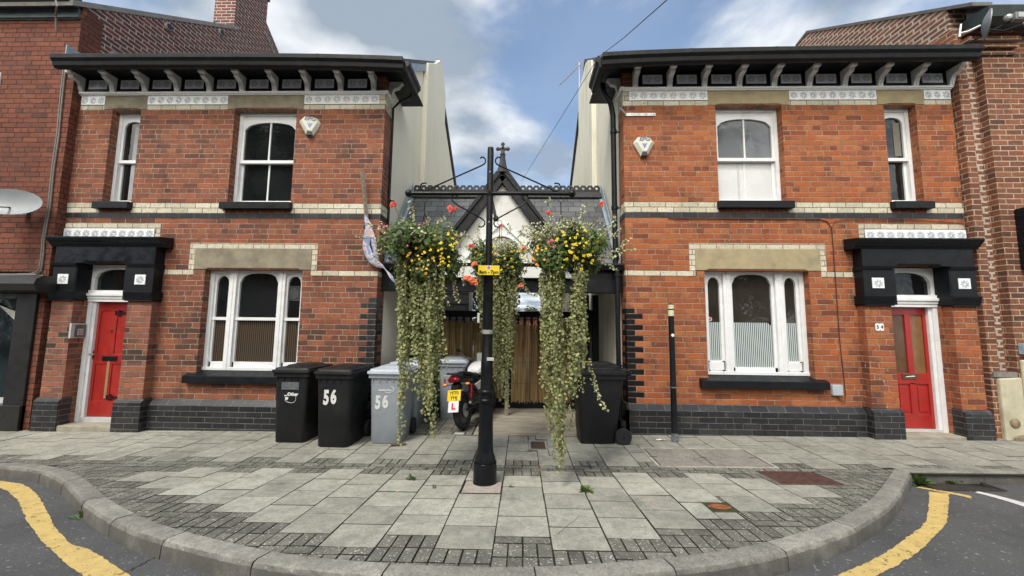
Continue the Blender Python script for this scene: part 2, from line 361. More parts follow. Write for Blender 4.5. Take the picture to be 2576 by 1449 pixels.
# ------------------------------------------------------------------ the pair of brick houses
def arch_pts(a0, a1, zs, h, p=2.4, n=12):
    out = []
    for k in range(n+1):
        t = 1-2*k/n
        out.append(((a0+a1)/2+t*(a1-a0)/2, zs+h*(1-abs(t)**p)**.5))
    return out
def spandrel(mb, a0, a1, zs, zt, h, y0, y1, p=2.4):
    mb.prism([(a0, zs), (a0, zt), (a1, zt), (a1, zs)]+arch_pts(a0, a1, zs, h, p)[1:-1], y0, y1, 'y')
def flower_tile(mb, u, z, wd, ht, y, n=8):
    # one raised eight-petal rosette on a glazed tile
    for k in range(n):
        a = 2*PI*(k+.25)/n; r = .46; ca, sa = math.cos(a), math.sin(a); q = .10
        pts = [(u+wd*(ca*.08), z+ht*(sa*.08)), (u+wd*(ca*.3-sa*q), z+ht*(sa*.3+ca*q)), (u+wd*ca*r, z+ht*sa*r), (u+wd*(ca*.3+sa*q), z+ht*(sa*.3-ca*q))]
        mb.prism(pts, y, y-.006, 'y', 1)
def house(nm, X0, s, zo, M, label, right):
    xf = lambda u, y, z: (X0+s*u, y, z+zo)
    root = empty(nm, (X0+s*2.7, .1, gz(X0+s*2.7, 0)), label, 'house')
    N = lambda: MB(xf)
    brick, blue, cream, stone = M
    ops = [(1.52,2.60,3.65,5.30), (4.25,4.76,3.65,5.30), (1.24,2.87,.70,2.53), (4.04,4.86,-.3,2.62)]
    us = sorted({0,5.35,*[v for o in ops for v in o[:2]]}); zs = sorted({-.3,5.88,*[v for o in ops for v in o[2:]]})
    m = N()
    for a, b in zip(us, us[1:]):
        run = None
        for c, d in zip(zs, zs[1:]):
            hit = any(o[0]-1e-6 <= a and b <= o[1]+1e-6 and o[2]-1e-6 <= c and d <= o[3]+1e-6 for o in ops)
            if hit:
                if run: m.box(a,b,0,.32,run[0],run[1]); run = None
            else: run = (run[0], d) if run else (c, d)
        if run: m.box(a,b,0,.32,run[0],run[1])
    m.build('wall', brick, root)
    # black sheet standing in for the darkness of the rooms behind the openings
    m = N(); m.box(.05,5.3,.33,.36,0,5.85); m.build('room_darkness', blacksat, root)
    # plinth with chamfered top, cut at the door piers
    m = N()
    m.prism([(0,-.3),(-.065,-.3),(-.065,.355),(0,.44)], -.04, 3.545, 'x'); m.prism([(.32,-.3),(.32,.44),(0,.44),(-.065,.355),(-.065,-.3)], -.04, -.002, 'x')
    m.build('plinth', blue, root)
    # string courses
    def skip(segs, lo, hi):
        out = [(lo, hi)]
        for a, b in segs:
            nx = []
            for c, d in out:
                if b <= c or a >= d: nx.append((c, d)); continue
                if a > c: nx.append((c, a))
                if b < d: nx.append((b, d))
            out = nx
        return out
    for a, b in skip([(1.505,2.615),(4.235,4.775)], -.004, 5.35): m = N(); m.box(a,b,-.004,.3 if a < 0 else -.001,3.474,3.648); m.build('cream_string_course', cream, root)
    m = N(); m.box(-.005,5.35,-.005,-.001,3.387,3.474); m.box(-.005,-.001,-.001,.32,3.387,3.474); m.build('blue_string_course', blue, root)
    for a, b in ((-.004,1.01),(3.15,3.545)): m = N(); m.box(a,b,-.004,.3 if a < 0 else -.001,2.434,2.521); m.build('cream_string_course', cream, root)
    m = N(); m.box(1.01,1.098,-.006,-.001,2.434,2.97); m.box(3.062,3.15,-.006,-.001,2.434,2.97); m.box(1.0975,3.0625,-.0062,-.001,2.882,2.97); m.build('cream_brick_surround', cream, root)
    m = N(); m.box(3.69,5.33,-.006,-.001,3.205,3.292); m.box(3.69,3.775,-.006,-.001,3.0,3.206); m.build('cream_brick_surround', cream, root)
    for a, b in skip([(1.40,2.73),(4.145,4.90)], -.004, 5.33): m = N(); m.box(a,b,-.004,.3 if a < 0 else -.001,5.30,5.386); m.box(-.0045,.10,-.0045,.3,5.385,5.55) if a < 0 else None; m.build('cream_brick_trim', cream, root)
    # blue corner blocks
    m = N(); top = 1.90 if right else 2.02; z = .445; k = 0; rr = random.Random(3)
    while z < top:
        ln = .25 if k % 2 else .125
        m.box(-.006, ln, -.006, .118 if k % 2 else .25, z+.006, z+.0805); z += .0867; k += 1
    m.build('quoin', black if right else blue, root, bevel=.004)
    # lintels
    for a, b, c, d in ((1.40,2.73,5.302,5.545),(4.145,4.90,5.302,5.545)):
        m = N(); m.prism([(a,c),(a+.13,c),(a+.17,c+.02),(b-.17,c+.02),(b-.13,c),(b,c),(b,d),(a,d)], -.012, .3, 'y'); m.build('lintel', stone, root, bevel=.006)
    m = N(); m.prism([(1.10,2.53),(1.27,2.53),(1.3,2.55),(2.82,2.55),(2.85,2.53),(3.06,2.53),(3.06,2.88),(1.10,2.88)], -.014, .3, 'y'); m.build('lintel', stone, root, bevel=.008)
    # frieze of glazed tiles
    for a, b in ((.10,1.40),(2.73,4.145),(4.90,5.33)):
        m = N(); m.box(a+.004,b-.004,-.012,-.001,5.389,5.545); n = max(2, round((b-a)/.158)); wd = (b-a)/n
        for k in range(n): flower_tile(m, a+(k+.5)*wd, 5.467, wd*.92, .145, -.012)
        m.build('tile_frieze', [wtile, wtile_d], root)
    m = N(); pr = [(0,5.55),(-.03,5.55),(-.035,5.562),(-.05,5.566),(-.06,5.58),(-.055,5.597),(-.04,5.605),(0,5.605)]
    m.prism(pr, -.058, 5.34, 'x'); m.prism([(y, z) for y, z in pr], -.058, .32, 'y'); 
    m.build('cornice_moulding', bracketm if 0 else wtile, root, bevel=.004)
    # dark band behind the brackets, brackets and small tile panels
    m = N(); m.box(.16,5.34,-.006,-.001,5.605,5.875); m.build('eaves_band', black, root)
    bu = [.20+.5705*k for k in range(10)]
    for u in bu:
        m = N()
        m.prism([(-.0065,5.607),(-.045,5.607),(-.055,5.66),(-.085,5.735),(-.12,5.755),(-.17,5.765),(-.195,5.785),(-.20,5.815),(-.225,5.822),(-.235,5.845),(-.235,5.872),(-.0065,5.872)], u-.041, u+.041, 'x')
        m.prism([(-.19,5.822),(-.245,5.828),(-.25,5.866),(-.19,5.866)], u-.052, u+.052, 'x'); m.box(u-.012,u+.012,-.065,-.045,5.63,5.70)
        m.build('cornice_bracket', bracketm, root, bevel=.004)
    for u in (.0,):
        m = N(); m.prism([(-.002,5.607),(-.05,5.607),(-.08,5.735),(-.17,5.765),(-.2,5.815),(-.235,5.845),(-.235,5.872),(-.002,5.872)], .12, .20, 'y'); m.build('cornice_bracket', bracketm, root, bevel=.004)
    for a, b in zip(bu, bu[1:]):
        c = (a+b)/2+.01; m = N(); m.box(c-.165,c+.165,-.016,-.0065,5.675,5.835)
        for q in (-.08,.08): flower_tile(m, c+q, 5.755, .15, .14, -.016)
        m.build('tile_panel', [wtile, wtile_d], root, bevel=.003)
    # soffit, gutter with its return along the side
    m = N(); m.box(-.40,5.36,-.42,.9,5.88,5.90); m.box(-.36,5.36,-.385,-.36,5.80,5.88); m.box(-.37,-.345,-.36,.3,5.74,5.88); m.build('soffit', black, root)
    m = N()
    gp = [(-.39,5.78),(-.44,5.775),(-.475,5.80),(-.49,5.86),(-.525,5.90),(-.53,5.965),(-.39,5.965)]
    gd = lambda u: -.085*math.exp(-(u+.4)/1.5)-.012
    m.rings([[(u, y, z+gd(u)) for y, z in gp] for u in (-.44,-.1,.3,.8,1.3,1.9,2.6,3.4,4.2,5.0,5.31)])
    m.rings([[(y+.01, v, z+gd(-.44)+.004) for y, z in gp] for v in (-.41,.28)])
    for q in (.9, 2.2, 3.9): m.rings([[(u, y-.004 if y < -.4 else y, z+gd(q)) for y, z in gp] for u in (q, q+.05)])
    m.build('gutter', gutterm, root, bevel=.006)
    # rendered flank, chimney breast, roof
    m = N(); m.prism([(.321,-.3),(.321,6.35),(3.55,8.62),(6.5,6.53),(9,4.8),(9,-.3)], .015, .30, 'x'); m.build('side_wall', rendRt if right else rendL, root)
    m = N(); m.prism([(2.30,3.5),(2.30,7.80),(3.0,8.30),(3.5,8.74),(3.9,8.70),(4.3,8.22),(4.3,3.5)] if not right else [(2.30,3.5),(2.30,7.80),(2.75,8.12),(3.1,8.30),(4.2,8.28),(4.3,8.2),(4.3,3.5)], -.10, .014, 'x'); m.build('chimney_breast', rendRt if right else rendL, root, bevel=.01)
    m = N(); m.prism([(-.37,5.98),(-.37,5.925),(3.55,8.64),(9.3,4.62),(9.3,4.72),(3.55,8.74)], -.05, 5.36, 'x'); m.build('roof', rooft, root)
    m = N(); m.prism([(.9,6.80),(.9,6.62),(2.29,7.58),(2.29,7.76)], -.045, -.001, 'x'); m.build('bargeboard', lead, root)
    # ---------------- windows
    def upper(u0, u1, mull, blinded):
        y0 = .125; z0, z1 = 3.665, 5.30
        m = N(); m.box(u0,u0+.055,y0,y0+.12,z0,z1); m.box(u1-.055,u1,y0,y0+.12,z0,z1); m.box(u0,u1,y0-.004,y0+.12,z1-.05,z1); m.box(u0,u1,y0-.012,y0+.12,z0,z0+.03)
        wd = m.build('window', white, root, bevel=.004)
        a0, a1 = u0+.05, u1-.05; h = .14 if mull else .12
        m = N(); m.box(a0,a0+.045,y0+.02,y0+.07,4.45,z1-.05); m.box(a1-.045,a1,y0+.02,y0+.07,4.45,z1-.05); m.box(a0,a1,y0+.012,y0+.075,4.40,4.455)
        spandrel(m, a0+.04, a1-.04, 5.0 if mull else 5.04, z1-.045, h, y0+.02, y0+.07, 2.2)
        m.box(a0,a0+.045,y0+.06,y0+.1,z0,4.42); m.box(a1-.045,a1,y0+.06,y0+.1,z0,4.42); m.box(a0,a1,y0+.058,y0+.1,z0+.028,z0+.085)
        if mull:
            c = (u0+u1)/2; m.box(c-.013,c+.013,y0+.03,y0+.07,4.45,5.16); m.box(c-.013,c+.013,y0+.07,y0+.1,z0+.05,4.42)
        m.build('sash', white, wd, bevel=.003)
        m = N(); m.box(a0,a1,y0+.05,y0+.056,4.43,5.22); m.build('pane', glassg if (right and mull) else glass, wd)
        m = N(); m.box(a0,a1,y0+.085,y0+.09,z0+.03,4.43); m.build('pane', blind if blinded else (glass if mull else glass), wd)
        if right and mull:
            m = N(); m.box(a0+.38,a0+.41,y0+.078,y0+.084,z0+.08,4.41); m.build('blind_edge', alum, wd)
        if not mull:
            m = N(); m.box(a0+.23 if right else a0+.05,a0+.34 if right else a0+.20,y0+.044,y0+.049,3.75 if not right else 4.5,5.08); m.build('curtain', plain('net_curtain', (.30,.32,.33) if not right else (.16,.15,.12), .5, .1), wd)
        m = N(); sx = .10; m.prism([(-.10,3.53),(-.10,3.645),(y0,3.668),(y0,3.53)], u0-.04-(sx if not mull else 0)*0, u1+.06, 'x'); m.build('sill', black, wd, bevel=.006)
        return wd
    upper(1.52, 2.60, True, right); upper(4.25, 4.76, False, False)
    # triple window below
    y0 = .12; z0, z1 = .885, 2.53
    m = N()
    for a, b in ((1.24,1.31),(2.80,2.87)): m.box(a,b,y0,y0+.12,z0,z1)
    for a, b in ((1.585,1.70),(2.41,2.535)): m.box(a,b,y0-.012,y0+.12,z0,z1); m.box((a+b)/2-.012,(a+b)/2+.012,y0-.02,y0,z0,z1)
    m.box(1.24,2.87,y0-.006,y0+.12,z1-.04,z1); m.box(1.24,2.87,y0-.016,y0+.12,z0,z0+.05)
    wd = m.build('window', white, root, bevel=.004)
    lights = ((1.31,1.585,.14),(1.70,2.41,.17),(2.535,2.80,.14))
    for k, (a, b, h) in enumerate(lights):
        e = .045 if right else .03
        m = N(); zb = (1.10 if k != 1 else 1.0) if right else 1.02; yb_ = y0+.03
        m.box(a,a+e,yb_,yb_+.05,z0,z1-.04); m.box(b-e,b,yb_,yb_+.05,z0,z1-.04); m.box(a,b,yb_,yb_+.05,z0+.045,zb)
        pp = 2.0 if k != 1 else 3.2
        spandrel(m, a+e-.004, b-e+.004, 2.30 if k != 1 else 2.32, z1-.035, h, yb_, yb_+.05, pp)
        if right and k != 1: m.box(a+.02,b-.02,yb_-.012,yb_,z0+.07,zb-.02)
        if not right: m.box(a,b,yb_-.014,yb_+.05,1.70,1.75)
        m.build('sash', white, wd, bevel=.003)
        m = N(); m.box(a,b,yb_+.035,yb_+.04,1.71,2.49); m.build('pane', glassw if right else glass, wd)
        m = N()
        if right and k == 1: m.prism([(a,z0+.04),(b,z0+.04),(b,1.62),(b-.11,1.71),(a,1.71)], yb_+.033, yb_+.04, 'y')
        else: m.box(a,b,yb_+.033,yb_+.04,z0+.04,1.71)
        m.build('patterned_pane', frost if right else ribbed, wd)
    if right:
        m = N(); c = xf(2.87-.0, 0, 0); m.lathe([(.0,0),(.035,0),(.035,-.004),(0,-.004)], (1.385,y0+.062,1.76), 20, 'y'); d = m.build('round_sticker', plain('sticker', (.62,.45,.42), .4), wd)
        m = N(); m.lathe([(.0,0),(.018,0),(.018,-.002),(0,-.002)], (1.385,y0+.057,1.76), 14, 'y'); m.build('sticker_centre', plain('sticker_red', (.45,.05,.05), .4), wd)
    else:
        m = N(); m.box(1.36,1.56,y0+.055,y0+.0645,2.03,2.28); a = m.build('extractor_fan', plain('fan_grey', (.035,.04,.04), .4), wd, bevel=.012)
        m = N()
        for k in range(9):
            zz = 2.155+(k-4)*.02; hw = max(.015, (.085**2-(zz-2.155)**2)**.5); m.box(1.46-hw,1.46+hw,y0+.046,y0+.055,zz-.005,zz+.005)
        m.build('fan_grille', plain('fan_slats', (.10,.11,.11), .4), wd)
    m = N(); m.prism([(-.09,.70),(-.09,.815),(y0,.885),(y0,.70)], 1.03 if not right else 1.10, 3.02, 'x'); m.build('sill', black, wd, bevel=.006)
    # ---------------- door case
    for k, (a, b) in enumerate(((3.575,3.975),(4.875,5.235))):
        m = N(); m.box(a,b,-.135,.0-.001,.44,2.0); p = m.build('pier', brickPier if not right else brick, root)
        m = N(); m.prism([(0,-.3),(-.185,-.3),(-.185,.40),(-.135,.455),(0,.455)], a-.03 if k == 0 else a-.012, b+.012 if k == 0 else b+.03, 'x'); m.build('pier_base', blue, p)
        m = N(); a2, b2 = a-.008, b+.008
        m.box(a2,b2,-.165,0,2.13,2.54)
        m.prism([(0,2.0),(-.16,2.0),(-.17,2.03),(-.175,2.05),(-.20,2.11),(-.205,2.14),(0,2.14)], a2-.028, b2+.028, 'x')
        m.prism([(0,2.53),(-.17,2.53),(-.185,2.55),(-.20,2.59),(0,2.59)], a2-.02, b2+.02, 'x'); m.box(a2-.012,b2+.012,-.18,0,1.985,2.0)
        cp = m.build('capital', black, root, bevel=.005)
        c = (a+b)/2; m = N(); m.box(c-.088,c+.088,-.177,-.165,2.25,2.41); flower_tile(m, c, 2.33, .16, .145, -.177); m.build('tile', [wtile, wtile_d], cp, bevel=.003)
    m = N(); m.prism([(3.565,2.592),(4.05,2.592),(4.11,2.63),(4.70,2.63),(4.76,2.592),(5.235,2.592),(5.235,2.86),(3.565,2.86)], -.172, -.001, 'y')
    m.prism([(0,2.86),(-.177,2.86),(-.19,2.885),(-.21,2.895),(-.225,2.925),(-.255,2.95),(-.275,2.99),(-.275,3.01),(0,3.045)], 3.44, 5.31, 'x')
    m.build('door_hood', blacksat if not right else black, root, bevel=.004)
    m = N(); m.box(3.78,5.33,-.02,-.007,3.04,3.20)
    for k in range(10): flower_tile(m, 3.78+(k+.5)*.155, 3.12, .145, .145, -.02)
    m.build('tile_frieze', [wtile, wtile_d], root)
    m = N(); m.box(4.851,4.872,-.16,.065,2.0,2.62); m.build('jamb_lining', black, root)
    m = N(); m.box(3.978,4.049,-.16,.065,2.0,2.62); m.build('jamb_lining', black, root)
    m = N(); m.box(3.98,4.87,-.168,.12,2.625,2.655); m.build('hood_soffit', black, root)
    N0 = N; N = lambda: MB(lambda u, y, z: xf(u+.14, y+.10, z))
    # frame, transom, fanlight
    m = N(); m.box(4.65,4.72,-.04,.12,.0,2.02); m.box(3.90,3.97,-.04,.12,.0,2.02); m.box(4.60,4.65,-.015,.10,.1,1.98); m.box(3.97,3.985,-.015,.10,.1,1.98)
    m.box(3.90,4.72,-.055,.12,1.98,2.03); m.box(3.90,4.72,-.07,.12,2.03,2.075); m.box(3.90,4.72,-.09,.12,2.075,2.12); m.box(3.90,4.72,-.06,.12,2.12,2.17)
    m.box(3.90,3.96,-.03,.12,2.17,2.6); m.box(4.66,4.72,-.03,.12,2.17,2.6); spandrel(m, 3.95, 4.67, 2.36, 2.6, .17, -.03, .04, 2.6)
    m.build('door_frame', white, root, bevel=.004)
    m = N(); m.box(3.95,4.67,.02,.026,2.17,2.58); m.build('fanlight', glassg if 0 else glass, root)
    dm = redR if right else redp
    m = N(); y = .03; d0, d1 = 3.975, 4.655; zb = .11
    if right:
        m.box(d0,d0+.105,y,y+.045,zb,1.98); m.box(d1-.105,d1,y,y+.045,zb,1.98); m.box(d0,d1,y+.001,y+.045,1.86,1.98); m.box(d0,d1,y+.001,y+.045,.78,.95); m.box(d0,d1,y+.001,y+.045,zb,.32)
        m.box(4.27,4.36,y+.0005,y+.045,.78,1.98); m.box(4.27,4.36,y+.0005,y+.045,.3,.8)
        m.box(d0+.1,d1-.1,y+.018,y+.045,.3,.8)
        for a, b in ((4.08,4.27),(4.36,4.55)): m.prism([(a+.03,.36),(b-.03,.36),(b-.03,.74),(a+.03,.74)], y+.008, y+.02, 'y')
    else:
        m.box(d0,d1,y+.014,y+.045,zb,1.98); m.box(d0,d0+.10,y,y+.02,zb,1.98); m.box(d1-.10,d1,y,y+.02,zb,1.98); m.box(d0,d1,y+.001,y+.02,zb,.36); m.box(d0,d1,y+.001,y+.02,1.86,1.98)
        m.box(d0,d1,y+.001,y+.02,.96,1.12); m.box(4.27,4.36,y+.0005,y+.02,.3,1.98)
        spandrel(m, 4.36, 4.56, 1.78, 1.87, .06, y+.002, y+.016); spandrel(m, 4.07, 4.27, 1.78, 1.87, .06, y+.002, y+.016)
    dr = m.build('door', dm, root, bevel=.004)
    if right:
        m = N(); m.box(4.06,4.28,y+.02,y+.026,.94,1.87); m.build('door_glass', plain('brown_door_glass', (.10,.05,.022), .12, .2, 4), dr)
        m = N(); m.box(4.35,4.56,y+.02,y+.026,.94,1.87); m.build('door_glass', plain('brown_door_glass', (.20,.105,.045), .12, .2, 4), dr)
        m = N(); m.ringprism([(4.16,.86),(4.38,.86),(4.38,.94),(4.16,.94)], [(4.185,.882),(4.355,.882),(4.355,.918),(4.185,.918)], y-.012, y, 0); m.build('letterbox', brass, dr, bevel=.002)
        m = N(); m.box(4.185,4.355,y-.006,y-.001,.882,.918); m.build('letterbox_flap', blacksat, dr)
        m = N(); m.prism([(4.2,.890),(4.34,.898),(4.335,.912),(4.22,.903)], y-.022, y-.007, 'y'); m.build('letter', white, dr)
    else:
        m = N(); m.box(4.6,4.64,y-.014,y,1.03,1.17); m.tube([(4.62,y-.02,1.12),(4.62,y-.055,1.12),(4.60,y-.06,1.12),(4.53,y-.058,1.115)], .009); m.build('door_handle', steel, dr, True)
        m = N(); m.box(4.19,4.44,y-.014,y,1.01,1.085); m.build('letterbox', black, dr, bevel=.004)
        for zz in (1.80,.42):
            m = N(); m.box(3.98,4.24,y-.008,y,zz-.012,zz+.012)
            for dx_, dz_ in ((.06,.035),(.06,-.035),(0,0),(.12,.02),(.12,-.02)): m.prism([(4.17+dx_-.03,zz+dz_),(4.17+dx_,zz+dz_+.018),(4.17+dx_+.03,zz+dz_),(4.17+dx_,zz+dz_-.018)], y-.009, y, 'y')
            m.build('strap_hinge', blacksat, dr)
        m = N(); m.box(4.30,4.345,y-.007,y+.0,.40,1.0); m.build('bare_wood_strip', plain('raw_wood', (.28,.17,.08), .8, .15, 14), dr)
        m = N(); m.lathe([(0,0),(.012,0),(.01,-.012),(0,-.014)], (4.33,y,1.5), 10, 'y'); m.build('door_viewer', blacksat, dr)
    m = N(); m.box(3.85,4.73,-.27,.06,-.3,.07 if right else .035); m.build('doorstep', concrete, root, bevel=.012)
    m = N(); m.box(3.97,4.66,-.02,.13,.03,.105); m.build('threshold', alum, root)
    return root, N0
hl, NL = house('brick_house', -2.35, -1, 0., (brickL, blueL, creamL, stoneL), 'weathered red brick house on the left with dark window panes and ribbed brown lower glass', False)
hr, NR = house('brick_house', 1.66, 1, .045, (brickR, blueR, creamR, stoneR), 'bright orange brick house on the right with striped film in its lower window', True)
# small things of the two houses
m = NR(); m.box(2.03+0,2.25,-.075,-.068,.02,.07); mm = m.build('air_brick', plain('air_brick_dark', (.02,.018,.016), .8), hr)
# alarm boxes
def alarm(X, Z, rz, label):
    t = local('alarm_box', label, 'alarm box', 'alarm boxes on the fronts')
    m = MB(); hexa = [(-.10,.16),(.10,.16),(.175,.065),(.05,-.16),(-.05,-.16),(-.175,.065)]; inn = [(-.085,.15),(.085,.15),(.115,.07),(.035,-.085),(-.035,-.085),(-.115,.07)]
    rs = [[(x, 0, z) for x, z in hexa], [(x, -.03, z) for x, z in hexa], [(x, -.075, z) for x, z in inn]]
    m.rings(rs); m.build('case', plain('alarm_cream', (.62,.61,.52), .45, .05, 12), t, bevel=.004)
    m = MB(); m.prism([(-.036,-.095),(.036,-.095),(.05,-.162),(-.05,-.162)], -.02, -.066, 'y'); m.build('strobe_lens', blacksat, t)
    bl = plain('print_grey_blue', (.14,.17,.22), .5)
    text('lettering', 'EPG', .088, bl, t, (0,-.078,.112), sx=1.15, bold=.0022, shear=.2)
    m = MB(); bm_ = plain('print_blue', (.16,.24,.45), .5)
    for q in (-1, 1): m.prism([(0,-.045),(q*.016,-.015),(q*.042,.05),(q*.03,.045),(q*.012,.03),(0,.0)], -.0765, -.079, 'y')
    m.prism([(-.009,-.03),(.009,-.03),(.006,.045),(-.006,.045)], -.0768, -.0795, 'y'); m.build('bird_emblem', bm_, t)
    place(t, (X, -.001, Z), rz)
alarm(P(785,321,0)[0]-.02, P(785,321,0)[1], .25, 'cream alarm box beside the tall window of the left house')
alarm(P(1618,372,0)[0], P(1618,372,0)[1], 0, 'cream alarm box on the right house under a metal bracket')
# house number
t = empty('house_number', (5.43,-.14,1.66), 'white ceramic number 54 tiles on the brick pier', 'house number')
bk = plain('print_black', (.015,.015,.015), .5)
for k, ch in enumerate('54'):
    m = MB(); c = (5.40+.062*k, 1.705)
    m.prism([(c[0]-.02,c[1]-.055),(c[0]+.02,c[1]-.055),(c[0]+.03,c[1]-.035),(c[0]+.03,c[1]+.035),(c[0]+.02,c[1]+.055),(c[0]-.02,c[1]+.055),(c[0]-.03,c[1]+.035),(c[0]-.03,c[1]-.035)], -.145, -.134, 'y'); q = m.build('number_tile', wtile, t)
    text('digit', ch, .075, bk, q, (c[0], -.1475, c[1]), bold=.001)
# entry phone on the left door pier
x0, z0_ = -7.205, 1.50
t = empty('entry_phone', (x0,-.15,z0_), 'metal entry phone on the inner side of the pier by the left door', 'intercom')
m = MB(); m.box(x0-.02,x0+.012,-.15,.06,z0_-.12,z0_+.12); m.build('backplate', alum, t, bevel=.005)
m = MB(); m.box(x0+.012,x0+.03,-.10,.05,z0_-.1,z0_+.1); m.build('keypad', plain('keypad', (.12,.115,.11), .4), t, bevel=.003)
m = MB()
for i in range(4):
    for j in range(3): m.box(x0+.03,x0+.034,-.07+j*.03,-.05+j*.03,z0_-.07+i*.028,z0_-.05+i*.028)
m.build('button', alum, t)
# cable box and cable on the right house
m = MB(); X1 = 4.82; m.box(X1-.078,X1+.078,-.05,-.001,.66,.82); o = m.build('junction_box', plain('box_grey', (.40,.44,.48), .45, .05), None, bevel=.008)
tag(o, 'grey electrical box low on the right house near its door', 'junction box')
m = MB(); pts = [(2.35,-.012,3.415),(4.0,-.012,3.41),(4.75,-.012,3.41),(4.86,-.012,3.38),(4.925,-.014,3.27),(4.93,-.014,2.6),(4.925,-.014,1.5),(4.95,-.014,.9),(4.955,-.014,.66),(4.93,-.03,.585),(4.88,-.03,.57),(4.83,-.02,.64)]
m.tube(pts, .0065, 6); m.tube([(4.925,-.014,3.27),(4.99,-.014,3.38),(5.15,-.014,3.41),(6.2,-.014,3.41),(6.9,-.014,3.36),(7.3,-.03,3.2)], .004, 6)
tag(m.build('wall_cable', plain('dark_red_cable', (.05,.022,.018), .6), None, True), 'thin dark cable running down the right house to the grey box', 'cable')
# metal strap on the corner
m = MB(); m.box(1.68,2.19,-.02,-.001,5.155,5.205); 
for k in range(4): m.lathe([(0,0),(.011,0),(.01,-.01),(0,-.012)], (1.80+k*.12,-.02,5.18), 8, 'y', 0)
m.tube([(1.70,-.03,5.17),(1.62,-.06,5.24),(1.58,-.08,5.25)], .014)
tag(m.build('wall_bracket', steel, None), 'galvanised metal strap bolted high on the corner of the right house', 'bracket')
# downpipes
def pipe(nm, pts, r, label, brk=()):
    t = empty(nm, pts[0], label, 'downpipe'); m = MB(); m.tube(pts, r, 10); m.build('pipe', black, t, True)
    for (x, y, z) in brk:
        m = MB(); m.lathe([(r+.003,-.03),(r+.012,-.028),(r+.012,.028),(r+.003,.03)], (x,y,z), 12); m.box(x-.01,x+r+.07,y-.008,y+.008,z-.01,z+.01); m.build('pipe_collar', black, t)
pipe('downpipe', [(1.36,.13,5.82),(1.37,.13,5.66),(1.50,.19,5.5),(1.545,.22,5.3),(1.55,.22,3.0),(1.55,.22,2.70)], .045, 'upper black downpipe beside the corner of the right house', [(1.55,.22,5.0),(1.55,.22,3.66),(1.55,.22,2.86)])
pipe('downpipe', [(1.53,.04,2.62),(1.53,.04,1.6),(1.535,.04,.0)], .038, 'lower black downpipe from the lodge roof to the ground beside the painted quoins', [(1.53,.04,2.5),(1.535,.04,.9)])
pipe('downpipe', [(-1.97,.2,5.80),(-1.99,.22,5.66),(-2.20,.30,5.62),(-2.325,.315,5.5),(-2.33,.315,2.6)], .02, 'thin black downpipe beside the corner of the left house', [(-2.33,.315,3.8)])
# pole with a torn flag on the left house
fx = -2.66
t = empty('flagpole', (fx,-.08,3.3), 'short weathered wooden pole fixed to the corner of the left house', 'flagpole')
a, b = P(912,430,-.12), P(924,565,-.06)
m = MB(); m.tube([(a[0],-.14,a[1]),(b[0],-.05,b[1]-.05)], .032, 4); m.build('pole', wood, t)
t_ = NT('faded_flag'); f1 = t_.noise(7, 2, .4, dist=1.5); t_.col(t_.ramp(f1, [(0,(.22,.29,.42)),(.47,(.20,.27,.42)),(.50,(.58,.57,.57)),(.55,(.52,.30,.28)),(.59,(.58,.45,.43)),(.62,(.22,.29,.44))])); t_.rough(.85)
def cloth(path, wid, seg=5):
    m = MB(); rows = []; rr = random.Random(len(path))
    for i, (px, py, w_) in enumerate(path):
        x, z = P(px, py, -.12); row = []
        for k in range(seg): q = k/(seg-1)-.5; row.append((x+w_*q, -.12+.05*math.sin(i*1.3+k*2.1)+.02*rr.random(), z+.04*math.sin(k*1.7+i)))
        rows.append(row)
    m.rings(rows, False, closed=False); return m
def bundle(m, path, fl=.55):
    P_ = [P(px, py, -.13) for px, py, r in path]; R_ = [r for _, _, r in path]; pts_ = []; rad = []
    for k in range(len(P_)-1):
        for q in (0, .5): pts_.append((P_[k][0]+(P_[k+1][0]-P_[k][0])*q, P_[k][1]+(P_[k+1][1]-P_[k][1])*q)); rad.append(R_[k]+(R_[k+1]-R_[k])*q)
    pts_.append(P_[-1]); rad.append(R_[-1]); rs = []
    for i, ((x, z), r) in enumerate(zip(pts_, rad)):
        a0 = i*.35; a = pts_[max(0, i-1)]; b = pts_[min(len(pts_)-1, i+1)]; d = Vector((b[0]-a[0], 0, b[1]-a[1])).normalized(); n_ = Vector((-d.z, 0, d.x)); ring = []
        for k in range(12):
            t0 = 2*PI*k/12; rr_ = r*(1+.22*math.sin(3*t0+a0)); v = n_*math.cos(t0)*rr_+Vector((0,1,0))*math.sin(t0)*rr_*fl; ring.append((x+v.x, -.11+v.y, z+v.z))
        rs.append(ring)
    m.rings(rs)
m = MB(); bundle(m, [(917,540,.012),(920,552,.035),(926,572,.055),(923,596,.06),(920,616,.05),(926,636,.06),(936,652,.062),(950,664,.045),(963,671,.02)])
bundle(m, [(925,560,.02),(934,588,.035),(939,615,.04),(944,642,.03),(950,652,.01)]); bundle(m, [(962,670,.012),(972,682,.01),(979,692,.024),(986,702,.022),(992,710,.004)])
tag(m.build('torn_flag', t_.m, None, True), 'torn faded red white and blue flag twisted below its pole', 'flag')
